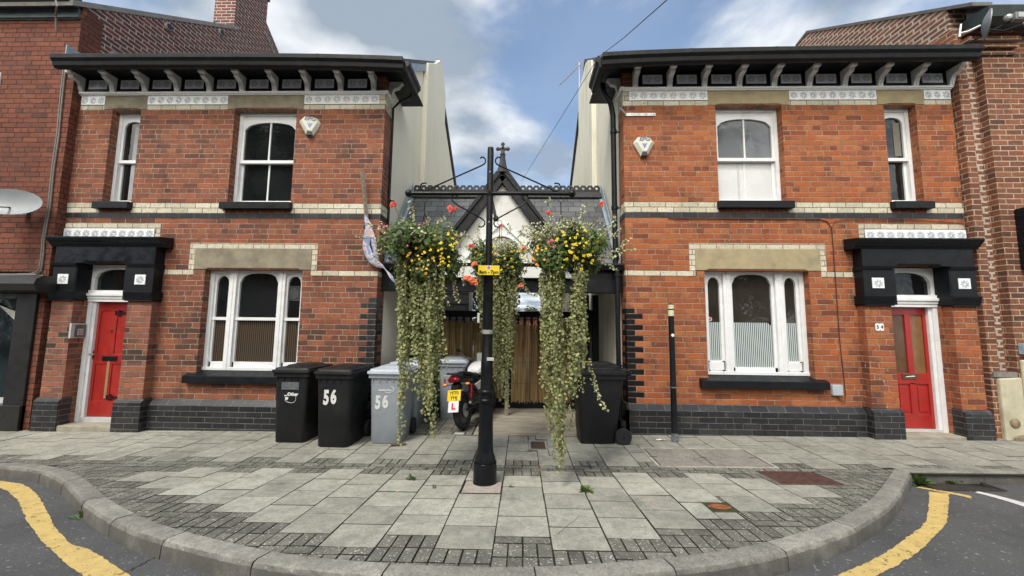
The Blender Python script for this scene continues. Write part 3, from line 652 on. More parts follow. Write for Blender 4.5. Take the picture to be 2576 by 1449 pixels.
# ------------------------------------------------------------------ taller neighbour on the left
root = empty('old_brick_building', (-9.6,.0,-.1), 'taller dark red brick building at the far left with a shop front', 'building')
XL = -7.705
m = MB(); m.box(-13,XL-.0,-.13,.2,2.45,7.10); m.box(-7.80,XL,-.13,.2,-.3,2.45); m.build('wall', brickFL, root)
m = MB(); m.prism([(-.128,-.3),(-.128,7.12),(3.2,9.44),(4.3,10.2),(9,6.9),(9,-.3)], XL-.3, XL-.001, 'x'); m.build('gable_wall', brickGab, root)
m = MB(); m.prism([(-.3,7.00),(-.3,7.10),(3.3,9.61),(3.3,9.51)], XL-.25, XL+.02, 'x'); m.prism([(4.3,10.2),(4.3,10.3),(9,7.0),(9,6.9)], XL-.25, XL+.02, 'x')
m.prism([(-.3,7.0),(-.3,7.08),(4.3,10.28),(9,6.98),(9,6.9),(4.3,10.2)], -13, XL-.25, 'x'); m.build('roof', plain('mortar_verge', (.24,.22,.2), .9, .15, 8, .003), root)
chx = XL-.01
m = MB(); m.box(chx-.56,chx+.012,3.14,4.32,8.6,13.4); m.prism([(4.32,9.0),(4.32,10.6),(4.97,10.12),(4.97,9.0)], chx-.5, chx+.012, 'x'); m.box(chx-.60,chx+.05,3.10,4.36,11.28,11.38)
m.build('chimney', brickGab, root)
m = MB(); m.box(chx-.57,chx+.03,3.10,3.14,9.36,9.42); m.build('chimney_flashing', lead, root)
for py_, pz in ((1.38,8.0),(2.74,8.98)):
    m = MB(); m.lathe([(.0,.05),(.075,.05),(.085,.0),(.0,.0)], (XL,py_,pz), 14, 'x'); pf = m.build('gable_hole', plain('hole_mortar', (.3,.28,.25), .9), root)
    m = MB(); m.lathe([(.0,.06),(.06,.06),(.06,.0),(.0,.0)], (XL,py_,pz), 14, 'x'); m.build('hole_void', blacksat, pf)
m = MB(); m.prism([(-.13,7.05),(-.30,7.07),(-.42,7.15),(-.46,7.27),(-.46,7.34),(-.13,7.34)], -13, XL-.04, 'x'); m.build('gutter', plain('grey_gutter', (.03,.035,.035), .45, .3, 5), root)
m = MB(); m.box(-13,XL-.03,-.17,-.131,6.90,7.05); m.build('fascia_board', plain('grey_fascia', (.09,.12,.125), .5, .15, 6), root)
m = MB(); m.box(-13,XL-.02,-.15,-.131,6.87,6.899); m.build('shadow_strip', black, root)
for k in range(6): pass
m = MB()
for k, (ya, yb2) in enumerate(((.35,.8),(.85,1.3),(1.35,1.8),(1.85,2.3))):
    zb = 5.93+.632*(ya+.42); m.prism([(ya,zb+.05),(yb2,zb+.05+.3),(yb2,zb+.30),(ya+.02,zb+.27)], XL+.004, XL+.02, 'x')
m.prism([(-.3,6.0),(-.3,6.28),(-.05,6.28),(.2,6.1),(.2,6.0)], XL+.004, XL+.02, 'x'); m.build('lead_flashing', lead, root)
# shop front
m = MB(); sx0 = -7.80
m.prism([(-.13,2.36),(-.36,2.36),(-.44,2.30),(-.46,2.22),(-.42,2.12),(-.13,2.09)], -13, -7.50, 'x'); m.build('shop_fascia', plain('shutter_box', (.022,.020,.018), .5, .2, 4), root, bevel=.01)
m = MB(); m.box(-8.13,sx0,-.17,.0,-.3,2.09); m.box(-13,sx0-.33,-.17,.0,2.0,2.09); m.box(-13,sx0,-.20,.0,-.3,.33); m.build('shop_frame', plain('shop_black', (.014,.013,.012), .35, .2, 4), root, bevel=.006)
m = MB(); m.box(-13,-8.13,-.12,-.1,.44,2.0); m.build('shop_window', glassm('shop_glass', (.006,.010,.012), .08, (.018,.028,.032), .25), root)
m = MB(); m.box(-13,-8.13,-.165,-.10,.36,.44); m.build('window_ledge', alum, root)
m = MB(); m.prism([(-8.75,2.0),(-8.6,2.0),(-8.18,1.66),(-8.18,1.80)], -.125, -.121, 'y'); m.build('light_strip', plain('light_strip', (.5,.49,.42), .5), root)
m = MB(); m.tube([(-8.43,-.125,1.02),(-8.6,-.125,1.10),(-8.8,-.125,1.32),(-9.2,-.125,1.44),(-10,-.125,1.45)], .06, 6); m.build('reflected_car', plain('reflection_grey', (.06,.085,.09), .2), root) if 0 else None
m = MB(); m.box(-9.9,-9.0,-.15,-.131,4.35,5.9); m.build('window', white, root)
m = MB(); m.box(-9.9,-9.07,-.155,-.1505,4.4,5.85); m.build('window_pane', glass, root)
# dish on its wall
def dish(loc, rz, rx, r, label, armm, vs=1.):
    t = local('satellite_dish', label, 'satellite dish', 'satellite dishes')
    m = MB(); rs = []
    for k in range(6): q = k/5; rs.append([(r*q*math.cos(2*PI*i/28), -.12*r/.4*(q*q-1)*-1*.55 if 0 else .06*(1-q*q), .92*r*q*math.sin(2*PI*i/28)) for i in range(28)])
    rs[0] = [(.001*math.cos(2*PI*i/28), .06, .001*math.sin(2*PI*i/28)) for i in range(28)]
    m.rings(rs, False); m.rings([[(x, y+.012, z) for x, y, z in q] for q in rs], False); m.rings([rs[-1], [(x, y+.012, z) for x, y, z in rs[-1]]], False)
    m.build('dish', plain('dish_grey', (.25,.265,.275), .5, .06, 6), t, True)
    m = MB(); m.tube([(0,.05,-.3*r),(0,-.15,-.75*r),(0,-.34,-.60*r)], .014, 6); m.build('feed_arm', blacksat, t)
    m = MB(); m.ball((0,-.36,-.55*r), .035, 10); m.box(-.03,.03,-.44,-.36,-.55*r-.03,-.55*r+.03); m.build('receiver_head', plain('lnb', (.28,.28,.28), .5) if armm else blacksat, t)
    m = MB(); m.tube([(0,.08,0),(0,.2,-.05),(.0,.3,-.05)], .02, 8); m.box(-.05,.05,.28,.30,-.12,.08); m.build('wall_mount', steel, t)
    place(t, loc, rz, rx); t.scale = (1,1,vs)
dx, dz = P(26,508,-.42); dish((dx,-.44,dz), .35, -.25, .40, 'large grey satellite dish on the far left brick wall above the shop', False, .62)
# conduits down the left wall
def atL(px, py, Y=-.15): x, z = P(px, py, Y); return (x, Y, z)
m = MB()
for off in (0, 5):
    m.tube([atL(161+off,158),atL(150+off,260),atL(143+off,340),atL(131+off,420),atL(121+off,520),atL(107+off,600),atL(103+off,650),atL(98+off,678+off*.6),atL(88+off,688+off*.6),atL(40,690+off*.4),atL(-60,690+off*.4)], .011, 6)
tag(m.build('wall_conduit', cable, None, True), 'pair of grey cables running down the far left brick wall to the shop fascia', 'cable')
m = MB(); m.tube([atL(139,-10,-.48),atL(143,14,-.48),atL(140,40,-.2),atL(141,75,-.15)], .012, 6); tag(m.build('gutter_cable', cable, None, True), 'short pale cable hanging over the gutter at the top left', 'cable')
# ------------------------------------------------------------------ taller neighbour on the right
root = empty('brown_brick_building', (9,.0,.1), 'taller brown brick building at the far right with a rendered base', 'building')
XR = 7.03
m = MB(); m.box(7.42,13,-.12,.3,-.3,6.7); m.box(XR,7.18,-.10,.3,-.3,6.6); m.box(7.18,7.421,.0,.3,-.3,6.6); m.build('wall', brickFR, root)
m = MB()
for k in range(4): m.box(7.18-.02*k,7.9+.03*k,-.15-.03*k,-.1,6.10+.11*k,6.16+.11*k)
m.build('corbel', brickFR, root)
m = MB(); m.prism([(-.05,-.3),(-.05,6.98),(2.93,8.98),(3.31,8.92),(5.0,7.5),(9,5.0),(9,-.3)], XR+.001, XR+.3, 'x'); m.build('gable_wall', brickGabR, root)
m = MB(); m.prism([(-.4,6.74),(-.4,6.80),(2.93,9.05),(3.33,8.98),(3.31,8.92),(2.93,8.985)], XR-.015, XR+.3, 'x'); m.prism([(-.42,6.66),(-.42,6.74),(2.9,8.9),(2.9,8.8)], XR+.3, 13, 'x'); m.build('roof', plain('verge_slate', (.12,.11,.10), .8, .2, 8, .003), root)
m = MB(); m.prism([(-.12,6.44),(-.34,6.45),(-.46,6.51),(-.50,6.66),(-.12,6.68)], XR+.12, 13, 'x'); m.build('gutter', plain('green_black_gutter', (.018,.028,.024), .45, .3, 5), root)
m = MB()
for ya in (.25,.75):
    zb = 5.97+.632*(ya+.42); m.prism([(ya,zb-.02),(ya+.5,zb+.30),(ya+.45,zb+.34),(ya+.02,zb+.22)], XR-.02, XR-.001, 'x')
m.build('lead_flashing', lead, root)
m = MB(); m.prism([(7.435,-.3),(13,-.3),(13,1.26),(7.435,1.24)], -.17, -.121, 'y'); m.prism([(7.11,-.3),(7.434,-.3),(7.434,.98),(7.11,.96)], -.15, -.002, 'y'); m.build('rendered_base', renderR, root, bevel=.02)
m = MB(); m.box(7.06,7.40,-.125,-.101,.98,1.06); m.build('cement_patch', plain('cement', (.2,.19,.17), .9, .3, 9), root)
m = MB(); m.ball((7.25,-.15,.32), .09, 8, sc=(.9,.4,.8)); m.ball((7.35,-.18,.1), .12, 8, sc=(1.4,.4,.5)); m.ball((7.6,-.18,.12), .1, 8, sc=(1.6,.3,.5)); m.build('exposed_stone', plain('rubble', (.22,.17,.11), .9, .3, 12, .01), root, True)
x, z = P(2573,625,-.15); m = MB(); m.box(x-.04,x+.5,-.45,-.13,z-.32,z+.62); tag(m.build('hanging_sign', blacksat, None, bevel=.01), 'black sign edge at the far right of the brown brick wall', 'sign')
x, z = P(2577,878,-.15); m = MB(); m.box(x-.06,x+.1,-.2,-.125,z-.08,z+.08); tag(m.build('meter_box', plain('pale_blue_box', (.33,.45,.52), .5), None, bevel=.006), 'pale blue box on the brown brick wall above the render at the right edge', 'junction box')
dx, dz = P(2487,60,-.5); dish((dx,-.50,dz), .86, .15, .22, 'small grey satellite dish edge-on under the top right gutter', True)
# floodlight
x, z = P(2556,47,-.55)
t = empty('floodlight', (x,-.5,z), 'grey floodlight on an arm at the top right corner', 'floodlight')
m = MB(); m.box(x-.085,x+.085,-.62,-.54,z-.06,z+.06); m.build('lamp_head', plain('flood_grey', (.16,.16,.155), .5, .1), t, bevel=.01)
m = MB(); m.box(x-.06,x+.06,-.63,-.621,z-.035,z+.045); m.build('lens', plain('flood_lens', (.4,.41,.4), .2), t)
m = MB(); m.tube([(x-.05,-.54,z-.03),(x-.28,-.40,z-.12),(x-.5,-.14,z-.22)], .012, 6); m.build('arm', blacksat, t)
m = MB(); m.ball((x-.13,-.56,z+.01), .05, 10); m.build('sensor', steel, t)
# ------------------------------------------------------------------ ground, road, kerb
def slabmat(nm, c, c2, spk, rough=.9, grain=90, bump=.0015, moss=0, tone=True):
    t = NT(nm); at = t.n('ShaderNodeAttribute', attribute_name='tone')
    a = t.noise(7, 5, .65); f = t.noise(grain, 3, .8)
    b = t.mix(t.mr(a, .3, .7), c, c2); b = t.mix(1., b, t.mr(f, .25, .75, .6, 1.4, False), 'MULTIPLY')
    st = t.noise(2.2, 8, .75); b = t.mix(t.mr(st, .47, .70, 0., .75), b, hx(c, .45)); s3 = t.noise(17, 4, .75); b = t.mix(t.mr(s3, .5, .64, 0., .5), b, hx(c, .5)); b = t.mix(t.mr(s3, .28, .42, .4, 0.), b, hx(c, 1.5))
    if spk: b = t.mix(t.ma('MULTIPLY', t.mr(t.noise(grain*.8, 1, .5), .64, .70), spk), b, (.62,.60,.54))
    blot = t.n('ShaderNodeTexVoronoi'); blot.inputs['Scale'].default_value = 13; t.l(t.geo.outputs['Position'], blot.inputs['Vector'])
    b = t.mix(t.mr(blot.outputs['Distance'], .07, .15, .5, 0.), b, hx(c, .4))
    if moss: b = t.mix(t.mr(t.noise(3.5, 6, .7), .54, .7, 0., moss), b, (.06,.08,.03))
    t.col(t.mix(1., b, at.outputs['Color'], 'MULTIPLY') if tone else b); t.rough(rough); t.bump(t.ma('ADD', f, t.ma('MULTIPLY', a, .6)), bump, .7); return t.m
slab_m = slabmat('paving_slab', (.40,.395,.325), (.31,.305,.25), .0)
sett_m = slabmat('block_paving', (.18,.176,.14), (.125,.122,.098), .7, grain=75, bump=.003, moss=.2)
joint_m = plain('mossy_joint', (.022,.022,.014), .95, .4, 9, .002, dirt=(.05,.075,.018))
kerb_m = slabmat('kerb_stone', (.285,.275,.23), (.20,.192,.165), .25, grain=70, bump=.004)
_t = kerb_m.node_tree; _b = [n for n in _t.nodes if n.type == 'BSDF_PRINCIPLED'][0]; _src = _b.inputs['Base Color'].links[0].from_socket   # tyre marks and grime, plus painted shade darkening the upright face
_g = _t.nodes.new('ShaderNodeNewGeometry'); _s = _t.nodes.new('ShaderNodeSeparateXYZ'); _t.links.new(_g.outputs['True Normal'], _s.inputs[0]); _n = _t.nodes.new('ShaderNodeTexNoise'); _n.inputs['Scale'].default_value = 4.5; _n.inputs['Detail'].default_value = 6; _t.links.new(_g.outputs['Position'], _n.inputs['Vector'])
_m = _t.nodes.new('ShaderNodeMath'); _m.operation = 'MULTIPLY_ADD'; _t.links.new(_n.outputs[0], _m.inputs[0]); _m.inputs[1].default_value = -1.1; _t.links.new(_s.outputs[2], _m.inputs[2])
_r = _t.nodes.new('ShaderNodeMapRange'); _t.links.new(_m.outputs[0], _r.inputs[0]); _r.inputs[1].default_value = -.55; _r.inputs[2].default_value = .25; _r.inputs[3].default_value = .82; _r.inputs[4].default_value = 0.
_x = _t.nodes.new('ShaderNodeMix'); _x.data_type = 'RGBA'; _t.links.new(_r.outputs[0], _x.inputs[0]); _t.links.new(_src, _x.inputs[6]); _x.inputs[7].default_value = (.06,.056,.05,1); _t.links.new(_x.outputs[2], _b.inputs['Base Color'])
t = NT('asphalt'); f = t.noise(130, 3, .85); a = t.noise(1.3, 6, .65)
b = t.mix(t.mr(a, .35, .7), (.118,.12,.117), (.08,.082,.081)); b = t.mix(1., b, t.mr(f, .3, .7, .55, 1.4, False), 'MULTIPLY')
b = t.mix(t.mr(t.noise(34, 2, .5), .665, .70, 0., .8), b, (.36,.35,.32)); b = t.mix(t.mr(t.noise(55, 2, .5), .68, .72, 0., .6), b, (.30,.30,.29))
t.col(b); t.rough(.85); t.bump(t.ma('ADD', f, t.noise(45, 3, .7)), .012, .9); asphalt = t.m
def pts(reg, l, dz=0):
    ox, oy, s = reg; return [G((ox+x/s)/1.5652, (oy+y/s)/1.5652, dz) for x, y in l]
def pD(l, dz=0): return [G(x, y, dz) for x, y in l]
inner = pD([(-60,1164.5),(0,1164.7),(55,1165.5),(122.7,1171.5),(177,1185),(218,1207),(240,1228.8),(272.8,1256),(313.7,1280.6),(381.9,1313.3),(463.7,1337.9),(572.8,1365),(702.7,1392.4),(830,1408),(958,1416),(1078,1423.5),(1247.5,1428.5),(1408,1425.2),(1531,1417),(1661,1406),(1780,1392),(1873,1377),(1955,1357.5),(2037,1333.8),(2085,1317),(2132.4,1294),(2184,1264.2),(2212,1234.2),(2231,1208),(2243,1190),(2250,1179)])
def smooth(pl, n=2):
    for _ in range(n):
        q = [pl[0]]
        for a, b in zip(pl, pl[1:]): q += [(a[0]*.75+b[0]*.25, a[1]*.75+b[1]*.25), (a[0]*.25+b[0]*.75, a[1]*.25+b[1]*.75)]
        pl = q+[pl[-1]]
    return pl
inner = smooth(inner, 1)
inner[0] = (inner[0][0], inner[0][1]); inner = [(-14., inner[0][1]-.02)]+inner
def resample(pl, d):
    out = [pl[0]]; acc = 0
    for a, b in zip(pl, pl[1:]):
        L = math.dist(a, b); t0 = 0
        while acc+L-t0 >= d:
            t0 += d-acc; acc = 0; out.append((a[0]+(b[0]-a[0])*t0/L, a[1]+(b[1]-a[1])*t0/L))
        acc += L-t0
    return out
ri = resample(inner, .05)
def normals(pl):
    o = []
    for i in range(len(pl)):
        a = pl[max(0, i-2)]; b = pl[min(len(pl)-1, i+2)]; dx, dy = b[0]-a[0], b[1]-a[1]; L = math.hypot(dx, dy) or 1
        o.append((dy/L, -dx/L))     # pavement lies on the left of the travel direction
    return o
rn_ = normals(ri)
KH = .125; krr = random.Random(8)
def kerb_section(i, wj):
    x, y = ri[i]; nx_, ny_ = rn_[i]; out = []
    for d, h in ((0,-.16),(0,.003),(.105,.004),(.128,-.006),(.142,-.03),(.150,-KH-.03)):
        d += krr.uniform(-.003,.003) if d > .05 else 0; X, Y = x+nx_*d, y+ny_*d; out.append((X, Y, gz(X, Y)+h+(krr.uniform(-.003,.002) if d > .05 else 0)))
    return out
stones = []; m = MB(); k = 0; rr = random.Random(5)
while k < len(ri)-3:
    n = rr.choice((15,17,18,19)); e = min(k+n, len(ri)-1)
    tone = rr.uniform(.82, 1.12); base = len(m.f); secs = [kerb_section(i, 0) for i in range(k, e+1)]
    secs[0] = [tuple(p[j]+(q[j]-p[j])*.2 for j in range(3)) for p, q in zip(secs[0], secs[1])]
    m.rings(secs, True); m.c[base:] = [tone]*(len(m.f)-base); k = e
kx1 = ri[-1][0]; kyb = G(2400,1179)[1]
# the old kerb running on to the right
x = kx1+.02
while x < 13.5:
    x2 = x+.9; tone = rr.uniform(.75, .98); b0 = len(m.f)
    m.rings([[(X, kyb-d, gz(X, -1.4)+h) for d, h in ((0,-.16),(0,.003),(.09,.004),(.115,-.006),(.125,-.03),(.13,-.16))] for X in (x+.005, x2)], True)
    m.c[b0:] = [tone]*(len(m.f)-b0); x = x2
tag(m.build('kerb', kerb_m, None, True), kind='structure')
m = MB(); secs = [[(x+nx_*d, y+ny_*d, gz(x+nx_*d, y+ny_*d)+h) for d, h in ((.0,-.17),(.0,-.007),(.1,-.007),(.138,-.04),(.146,-.17))] for (x, y), (nx_, ny_) in zip(ri, rn_)]
m.rings(secs); tag(m.build('kerb_bedding', joint_m), kind='structure')
# road surface: falls from the middle to the old gutter line
m = MB(); xs = [-60,-30,-14,-10,-8,-6,-4,-2,0,2,4,6,8,10,14,30,60]; ys = [-30,-20,-14,-10,-8,-7,-6,-5.2,-4.6,-4,-3.5,-3,-2.5,-2,-1.75,-1.5,-1.2]
vv = [(x, y, gz(x, y)-KH) for y in ys for x in xs]; n = len(xs)
m.add(vv, [(j*n+i, j*n+i+1, (j+1)*n+i+1, (j+1)*n+i) for j in range(len(ys)-1) for i in range(n-1)])
tag(m.build('road', asphalt, None), kind='structure')
m = MB(); vv = [(x, y, gz(x, 0)-.05-(.1 if y < 3 else .05)) for y in (-1.2,-.5,1,3,8,20,60,400) for x in (-400,-60,-14,-6,-2,2,6,14,60,400)]
m.add(vv, [(j*10+i, j*10+i+1, (j+1)*10+i+1, (j+1)*10+i) for j in range(7) for i in range(9)])
tag(m.build('ground', plain('back_ground', (.13,.12,.10), .95, .2, 2, .003), None), kind='structure')
# ---- paving
def inside(X, Y):
    # signed clearance to the kerb's inner line: >0 on the footway
    if X > kx1: return Y-kyb
    best = 9e9; bi = 0
    for i in range(0, len(ri), 3):
        d = (ri[i][0]-X)**2+(ri[i][1]-Y)**2
        if d < best: best = d; bi = i
    nx_, ny_ = rn_[bi]; return -((X-ri[bi][0])*nx_+(Y-ri[bi][1])*ny_)
def clip(poly):
    cxm = sum(p[0] for p in poly)/len(poly); cym = sum(p[1] for p in poly)/len(poly)
    if cxm > kx1: p0, n0 = (cxm, kyb), (0, -1)
    else:
        bi = min(range(0, len(ri)), key=lambda i: (ri[i][0]-cxm)**2+(ri[i][1]-cym)**2); p0, n0 = ri[bi], rn_[bi]
    f = lambda p: -((p[0]-p0[0])*n0[0]+(p[1]-p0[1])*n0[1])-.004
    out = []
    for a, b in zip(poly, poly[1:]+poly[:1]):
        fa, fb = f(a), f(b)
        if fa >= 0: out.append(a)
        if fa*fb < 0: q = fa/(fa-fb); out.append((a[0]+(b[0]-a[0])*q, a[1]+(b[1]-a[1])*q))
    return out
pv = MB(); rr = random.Random(11)
def piece(x0, x1, y0, y1, kind, tone=None, gap=None):
    g = gap if gap is not None else (.005 if kind == 0 else .005)
    j = lambda: rr.uniform(-.002, .002)
    gl = g*rr.uniform(.6, 1.5); gy = rr.uniform(.004, .0085); poly = [(x0+gl, y0+gy+j()), (x1-gl, y0+gy+j()), (x1-gl, y1-gy+j()), (x0+gl, y1-gy+j())]
    if min(inside(*p) for p in poly) < .02:
        poly = clip(poly)
        if len(poly) < 3: return
    if tone is None: tone = rr.choice((1.,1.06,.93,1.1,.86,1.0,.97,.82)) if kind == 0 else rr.uniform(.75, 1.2)
    dz = rr.uniform(-.0015, .0015); tx, ty = rr.uniform(-.003, .003), rr.uniform(-.003, .003); c0 = poly[0]
    top = [(x, y, gz(x, y)+dz+(x-c0[0])*tx+(y-c0[1])*ty) for x, y in poly]
    n = len(poly); e = .003
    cxm = sum(p[0] for p in poly)/n; cym = sum(p[1] for p in poly)/n
    inn = [(x+(cxm-x)*e/max(.05, math.hypot(cxm-x, cym-y)), y+(cym-y)*e/max(.05, math.hypot(cxm-x, cym-y)), z+.0015) for x, y, z in top]
    low = [(x, y, z-.02) for x, y, z in top]
    pv.add(inn+top, [tuple(range(n))]+[(i,(i+1)%n,n+(i+1)%n,n+i) for i in range(n)], kind, tone)
    pv.add(top+low, [(i,(i+1)%n,n+(i+1)%n,n+i) for i in range(n)], 2, tone)
covers = []   # (x0,x1,y0,y1) kept free for lids
def box_of(l): p = pD(l); return (min(q[0] for q in p), max(q[0] for q in p), min(q[1] for q in p), max(q[1] for q in p))
drain_b = (0.11, 0.37, -.81, -.41); lid_c = (1.62, 3.03, -1.395, -.67); lid_r = (2.69, 3.30, -1.94, -1.49); lid_s = (1.62, 1.85, -2.70, -2.48)
poleb = (-.58, -.18, -2.34, -1.96)
covers = [drain_b, lid_c, lid_r, lid_s, poleb]
def free(x0, x1, y0, y1): return not any(x0 < c[1]-.01 and x1 > c[0]+.01 and y0 < c[3]-.01 and y1 > c[2]+.01 for c in covers)
def put(x0, x1, y0, y1, kind, **k):
    if free(x0, x1, y0, y1): piece(x0, x1, y0, y1, kind, **k); return
    rects = [(x0, x1, y0, y1)]
    for c in covers:
        nr = []
        for a, b, d, e in rects:
            if not (a < c[1]-.005 and b > c[0]+.005 and d < c[3]-.005 and e > c[2]+.005): nr.append((a, b, d, e)); continue
            if a < c[0]: nr.append((a, c[0], d, e)); a = c[0]
            if b > c[1]: nr.append((c[1], b, d, e)); b = c[1]
            if d < c[2]: nr.append((a, b, d, c[2]))
            if e > c[3]: nr.append((a, b, c[3], e))
        rects = nr
    for a, b, d, e in rects:
        if b-a > .03 and e-d > .03: piece(a, b, d, e, kind if min(b-a, e-d) > .09 else 1, **k)
K0 = -36; K1 = 34
for k in range(K0, K1):
    x0 = -.18+.4*k; x1 = x0+.4; xm = (x0+x1)/2; odd = (k+1) % 2
    # upper footway
    y = -1.40
    if odd:
        for q in range(4): put(x0+q*.1, x0+q*.1+.1, -1.40, -1.235, 1)
        y = -1.235
    wall_y = -.02 if (xm < -2.3 or xm > 1.6) else -.17
    while y < wall_y-.02:
        y2 = min(y+.354, wall_y+.03); tone = None
        if 1.2 < xm < 2.6 and rr.random() < .3: tone = .78
        if xm < -5: tone = rr.choice((.92,.97,.9))
        put(x0, x1, y, y2, 0, tone=tone if tone else rr.choice((.74,.80,.77,.84,.68,.78))); y = y2
    # band of blocks along the old kerb line
    for r in range(2):
        for q in range(2): a = x0+q*.2+(.1 if r else 0); put(a, a+.2, -1.50-r*.1, -1.40-r*.1, 1)
    # build-out
    y = -1.60
    if xm > kx1+.3 or inside(xm, -1.65) < 0: continue
    if not odd and False: pass
    if odd:
        for q in range(4): put(x0+q*.1, x0+q*.1+.1, -1.77, -1.60, 1)
        y = -1.77
    while True:
        if inside(x0, y-.36) < .09 or inside(x1, y-.36) < .09: break
        tone = None
        if rr.random() < .1: tone = .86
        put(x0, x1, y-.36, y, 0, tone=tone); y -= .36
    r = 0
    while max(inside(x0, y), inside(x1, y)) > 0 and r < 14:
        st = (k+r) % 3
        if st == 0:
            for q in range(2): put(x0+q*.2, x0+q*.2+.2, y-.1, y, 1)
            y -= .1
        else:
            for q in range(4): put(x0+q*.1, x0+q*.1+.1, y-.185, y, 1)
            y -= .185
        r += 1
m_ = pv; tag(m_.build('pavement', [slab_m, sett_m, joint_m], None, recalc=False), kind='structure')
# bedding under the slabs
bd = MB(); xs = [-14+.5*i for i in range(57)]
def ylow(X):
    if X > kx1: return kyb-.02
    c = [ri[i][1] for i in range(len(ri)) if abs(ri[i][0]-X) < .3]; return (min(c) if c else ri[0][1])-.02
top = [[(X, y, gz(X, y)-.011) for X in xs] for y in (0.35,0,-.5,-1,-1.4,-1.499)]
bd.rings(top, False, closed=False)
for i in range(len(ri)-1):
    (a, ay), (b, by) = ri[i], ri[i+1]
    if abs(a-b) < 1e-6 and ay > -1.45: continue
    if a < b: bd.add([(a, -1.499, gz(a, -1.49)-.011), (b, -1.499, gz(b, -1.49)-.011), (b, by, gz(b, min(by, -1.499))-.011), (a, ay, gz(a, min(ay, -1.499))-.011)], [(0,1,2,3)])
tag(bd.build('pavement_bedding', joint_m, None, recalc=False), kind='structure')
# concrete apron and small setts before the gates
m = MB(); n = 12
ap = [[(.0+x, y, gz(x, 0)+.004+.002*math.sin(x*5+y*3)) for x in [-.72+i*.2 for i in range(12)]] for y in (-.165,0,.3,.6,.9,1.2,1.5,1.9,2.6)]
m.rings(ap, False, closed=False); t = NT('stained_apron'); a = t.noise(2.4, 7, .7); mp = t.n('ShaderNodeMapping'); t.l(t.geo.outputs['Position'], mp.inputs[0]); mp.inputs['Scale'].default_value = (.8,3,1)
b = t.mix(t.mr(t.noise(1.8, 6, .7, mp.outputs[0]), .38, .66), (.36,.315,.25), (.20,.185,.14)); b = t.mix(t.mr(a, .5, .7, 0, .6), b, (.30,.23,.18)); t.col(b); t.rough(.9); t.bump(t.noise(60, 4), .004, .6)
tag(m.build('concrete_apron', t.m, None, recalc=False), kind='structure')
pv = MB(); y = -.165
while y < 1.7:
    x = -2.3+(.05 if int(y*20) % 2 else 0)
    while x < -.76: piece(x, min(x+.2, -.74), y, y+.1, 1); x += .2
    y += .1
x = .0
y = -.165
while y < 1.7:
    x = 1.46
    while x < 1.6: piece(x, 1.6, y, y+.1, 1); x += .2
    y += .1
tag(pv.build('sett_paving', [slab_m, sett_m, joint_m], None, recalc=False), kind='structure')
# ---- lids
def lid(nm, b, mat, frame_mat, label, cat, ribs=None, z=.002, fr=.03):
    x0, x1, y0, y1 = b; t = empty(nm, ((x0+x1)/2, (y0+y1)/2, gz((x0+x1)/2, (y0+y1)/2)), label, cat)
    m = MB(); q = lambda x, y, h: (x, y, gz(x, y)+h)
    def pl(mm, a, b_, c, d, h, lo=-.02): mm.add([q(a,c,lo),q(b_,c,lo),q(b_,d,lo),q(a,d,lo),q(a,c,h),q(b_,c,h),q(b_,d,h),q(a,d,h)], [(4,5,6,7),(0,1,5,4),(1,2,6,5),(2,3,7,6),(3,0,4,7)])
    pl(m, x0, x1, y0, y0+fr, z); pl(m, x0, x1, y1-fr, y1, z); pl(m, x0, x0+fr, y0+fr, y1-fr, z); pl(m, x1-fr, x1, y0+fr, y1-fr, z); m.build('frame', frame_mat, t, recalc=False)
    m = MB(); gp_ = .02 if x1-x0 > 1 else .004; pl(m, x0+fr+gp_, x1-fr-gp_, y0+fr+gp_, y1-fr-gp_, z-.003)
    m.build('lid', mat, t, recalc=False)
    if ribs:
        m = MB(); n, ax, pm = ribs
        for k in range(n):
            if ax == 'x': a = x0+fr+(x1-x0-2*fr)*(k+.3)/n; pl(m, a, a+(x1-x0-2*fr)/n*.45, y0+fr+.01, y1-fr-.01, z+.003, 0)
            else: a = y0+fr+(y1-y0-2*fr)*(k+.3)/n; pl(m, x0+fr+.01, x1-fr-.01, a, a+(y1-y0-2*fr)/n*.45, z+.003, 0)
        m.build('grating' if pm else 'ridges', pm or mat, t, recalc=False)
    return t
rust = plain('rusty_iron', (.105,.05,.038), .8, .3, 14, .003, dirt=(.06,.035,.03)); rust2 = plain('bright_rust', (.27,.085,.03), .85, .35, 25, .004, dirt=(.10,.05,.03))
grate = plain('dark_grate', (.02,.017,.015), .8, .3, 20)
conc2 = slabmat('lid_concrete', (.245,.232,.195), (.20,.188,.16), .3, grain=60, bump=.004, tone=False)
lid('drain_cover', drain_b, grate, plain('pinkish_concrete', (.25,.22,.21), .9), 'small rusty slotted drain grate in the paving before the gates', 'drain cover', (10,'x',plain('rust_brown', (.10,.062,.045), .8, .3, 20)), fr=.03)
t = lid('utility_cover', lid_c, conc2, plain('pale_mortar', (.36,.34,.28), .9, .2, 9, .003, dirt=(.08,.07,.055)), 'large concrete utility cover of two panels behind the black post', 'manhole cover', fr=.035)
m = MB(); xm = (lid_c[0]+lid_c[1])/2-.02; m.add([(xm-.006,lid_c[2]+.04,gz(xm,-1.4)+.001),(xm+.006,lid_c[2]+.04,gz(xm,-1.4)+.001),(xm+.006,lid_c[3]-.04,gz(xm,-1)+.001),(xm-.006,lid_c[3]-.04,gz(xm,-1)+.001)], [(0,1,2,3)])
for xx in (lid_c[0]+.06, xm, lid_c[1]-.1): m.box(xx-.05,xx+.05,-1.05,-1.035,gz(xx,-1)+.0,gz(xx,-1)+.0022)
m.build('panel_gap', joint_m, t, recalc=False)
lid('manhole_cover', lid_r, rust, rust, 'rust red metal manhole cover near the right end of the paving', 'manhole cover', (14,'x',None), fr=.02)
